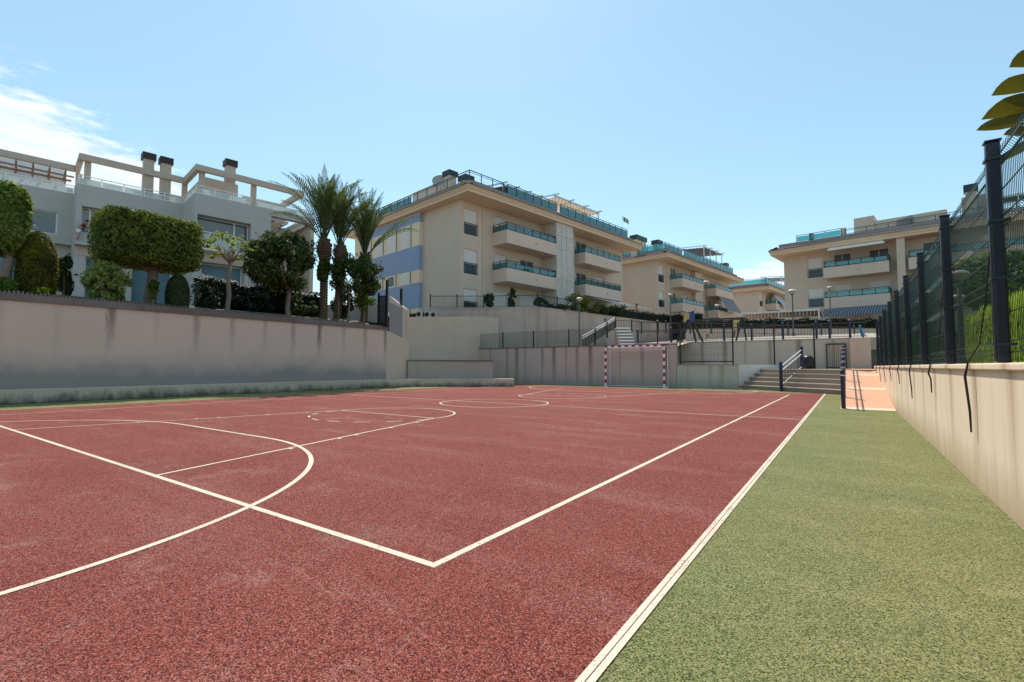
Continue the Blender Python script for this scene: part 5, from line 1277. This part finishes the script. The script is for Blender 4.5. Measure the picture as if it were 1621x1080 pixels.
hedge('tall dark green hedge block below the second block', h0_[:2], h1_[:2], 4.0, 6.9, .8, MT['leaf_hedge'], 3500, .2)
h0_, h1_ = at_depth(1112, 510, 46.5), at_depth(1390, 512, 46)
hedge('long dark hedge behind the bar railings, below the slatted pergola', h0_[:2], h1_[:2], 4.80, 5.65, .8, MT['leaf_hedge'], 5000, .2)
q0, q1 = at_depth(1085, 510, 46), at_depth(1395, 512, 45.5)
MB().prism([tuple(q0[:2]), tuple(q1[:2]), tuple(q1[:2]+np.array([0, .9])), tuple(q0[:2]+np.array([0, .9]))], 2.8, 4.78).build('upper_wall', MT['pink'])
tag(bpy.data.objects['upper_wall'], 'pale pinkish wall under the long dark hedge, behind the bar railings', 'wall')
g0_, g1_ = on_x(312, 470, -25.6), on_x(503, 480, -25.6)
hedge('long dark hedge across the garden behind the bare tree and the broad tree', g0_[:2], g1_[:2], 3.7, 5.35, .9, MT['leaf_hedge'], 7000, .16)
# behind the mesh fence
hs = hedge('lime-green reed screen hedge close behind the mesh fence', (3.1, 3), (3.4, 21.5), 1.1, 2.55, .35, MT['leaf_screen'], 21000, .40, blades=True)
tree('bushy green tree behind the mesh fence', 1500, 1680, 385, 512, 5.2, 1590, 560, MT['leaf_bright'], 14000, 60, .18, .12, base_z=1.1)
bp = empty('broadleaf_plant', 'plant with large paddle-shaped leaves reaching over the top of the nearest fence panel', 'plant', (0, 0, 0))
def paddle(bu, bv, tu, tv, Xb, Xt, wd, bend=.12):
    a, b = Vector(on_x(bu, bv, Xb)), Vector(on_x(tu, tv, Xt)); d = (b-a); L = d.length; d /= L
    s_ = d.cross(Vector((.75, -.6, .25))).normalized(); u_ = s_.cross(d); n = 12; m = MB(); vs = []; fs = []
    for i in range(n+1):
        f = i/n; w_ = wd*min(1, (.02+f*3.2)**.7)*min(1, ((1-f)*4.5)**.65)*.5
        c = a+d*(L*f)+u_*(bend*math.sin(f*math.pi)*L); fold = .28*w_; w_ *= .8
        vs += [c-s_*w_+u_*fold, c, c+s_*w_+u_*fold]
    for i in range(n): fs += ([(3*i, 3*i+1, 3*i+4, 3*i+3)] if i != 99 else [])+([(3*i+1, 3*i+2, 3*i+5, 3*i+4)] if i != 4 else [])
    m.add(vs, fs); m.build('leaf', MT['leaf_paddle'], bp, True)
paddle(1662, 118, 1597, 107, 1.75, 1.62, .34); paddle(1660, 150, 1569, 152, 1.85, 1.6, .33); paddle(1650, 196, 1553, 190, 1.8, 1.55, .36, .16); paddle(1668, 186, 1545, 207, 1.95, 1.6, .24, .02)
paddle(1668, 222, 1588, 214, 1.8, 1.6, .22, .05); paddle(1640, 206, 1556, 268, 1.7, 1.6, .15, .2); paddle(1675, 112, 1625, 98, 2.2, 2.0, .26, .1); paddle(1672, 175, 1600, 172, 2.0, 1.8, .2, .0)
sm_ = MB(); bs = Vector(on_x(1700, 560, 2.3)); bs.z = 1.1
for u, v, x in ((1662, 118, 1.75), (1660, 150, 1.85), (1650, 196, 1.8), (1668, 186, 1.95), (1668, 222, 1.8), (1640, 206, 1.7), (1675, 100, 2.2), (1672, 175, 2.0)):
    e = Vector(on_x(u, v, x)); sm_.tube([bs, bs.lerp(e, .55)+Vector((.15, 0, .2)), e], [.05, .03, .012], 6)
sm_.build('stems', MT['leaf_paddle'], bp)

# ------------------------------------------------------------------ person on the villa ledge
def skin_mesh(name, joints, bones, mat, parent=None, sub=2):
    me = bpy.data.meshes.new(name); me.from_pydata([j[0] for j in joints], bones, []); me.materials.append(mat)
    o = bpy.data.objects.new(name, me); COL.objects.link(o)
    if parent: o.parent = parent
    o.modifiers.new('skin', 'SKIN')
    for i, j in enumerate(joints):
        r_ = j[1] if hasattr(j[1], '__len__') else (j[1], j[1]); me.skin_vertices[0].data[i].radius = r_
    me.skin_vertices[0].data[0].use_root = True
    if sub: m = o.modifiers.new('sub', 'SUBSURF'); m.levels = sub; m.render_levels = sub
    for p in me.polygons: p.use_smooth = True
    return o
pz = R1+E1*(-.13)+E2*(-.33)
J = [((0, 0, .86), (.135, .10)), ((.10, 0, 1.02), (.13, .10)), ((.22, 0, 1.18), (.15, .11)), ((.31, 0, 1.29), (.055, .055)), ((.36, 0, 1.36), (.075, .085)), ((.40, 0, 1.45), (.085, .08)),
     ((-.02, .11, .78), .085), ((.03, .13, .45), .06), ((-.06, .13, .10), .042), ((.06, .14, .04), .04),
     ((-.02, -.11, .78), .085), ((.02, -.13, .45), .06), ((-.10, -.13, .10), .042), ((.02, -.14, .04), .04),
     ((.25, .18, 1.20), .055), ((.42, .22, 1.04), .042), ((.58, .16, 1.10), .032), ((.66, .15, 1.12), .035),
     ((.25, -.18, 1.20), .055), ((.44, -.22, 1.02), .042), ((.60, -.14, 1.12), .032), ((.68, -.12, 1.15), .035)]
Bn = [(0, 1), (1, 2), (2, 3), (3, 4), (4, 5), (0, 6), (6, 7), (7, 8), (8, 9), (0, 10), (10, 11), (11, 12), (12, 13), (2, 14), (14, 15), (15, 16), (16, 17), (2, 18), (18, 19), (19, 20), (20, 21)]
per = skin_mesh('person', J, Bn, MT['skin']); per.location = (pz[0], pz[1], 9.40); per.rotation_euler = (0, 0, RZB)
tag(per, 'person in a striped red top and white shorts bending on the villa ledge', 'person')
MT['top'] = stripes_mat('red_striped_top', (.30, .03, .04), (.05, .03, .035), 2, .16, 0.0)
skin_mesh('shirt', [((.02, 0, .90), (.155, .12)), ((.11, 0, 1.03), (.15, .12)), ((.22, 0, 1.18), (.17, .13)), ((.28, 0, 1.25), (.10, .08)), ((.26, .19, 1.20), .075), ((.34, .21, 1.11), .068), ((.26, -.19, 1.20), .075), ((.35, -.21, 1.10), .068)],
          [(0, 1), (1, 2), (2, 3), (2, 4), (4, 5), (2, 6), (6, 7)], MT['top'], per)
skin_mesh('shorts', [((-.01, 0, .90), (.16, .125)), ((-.02, .11, .76), .115), ((.01, .13, .55), .10), ((-.02, -.11, .76), .115), ((.0, -.13, .55), .10)], [(0, 1), (1, 2), (0, 3), (3, 4)], MT['shorts'], per)
hm = MB().ellipsoid((.385, 0, 1.475), (.105, .095, .09), 12, 8); hm.build('hair', MT['hair'], per, True)
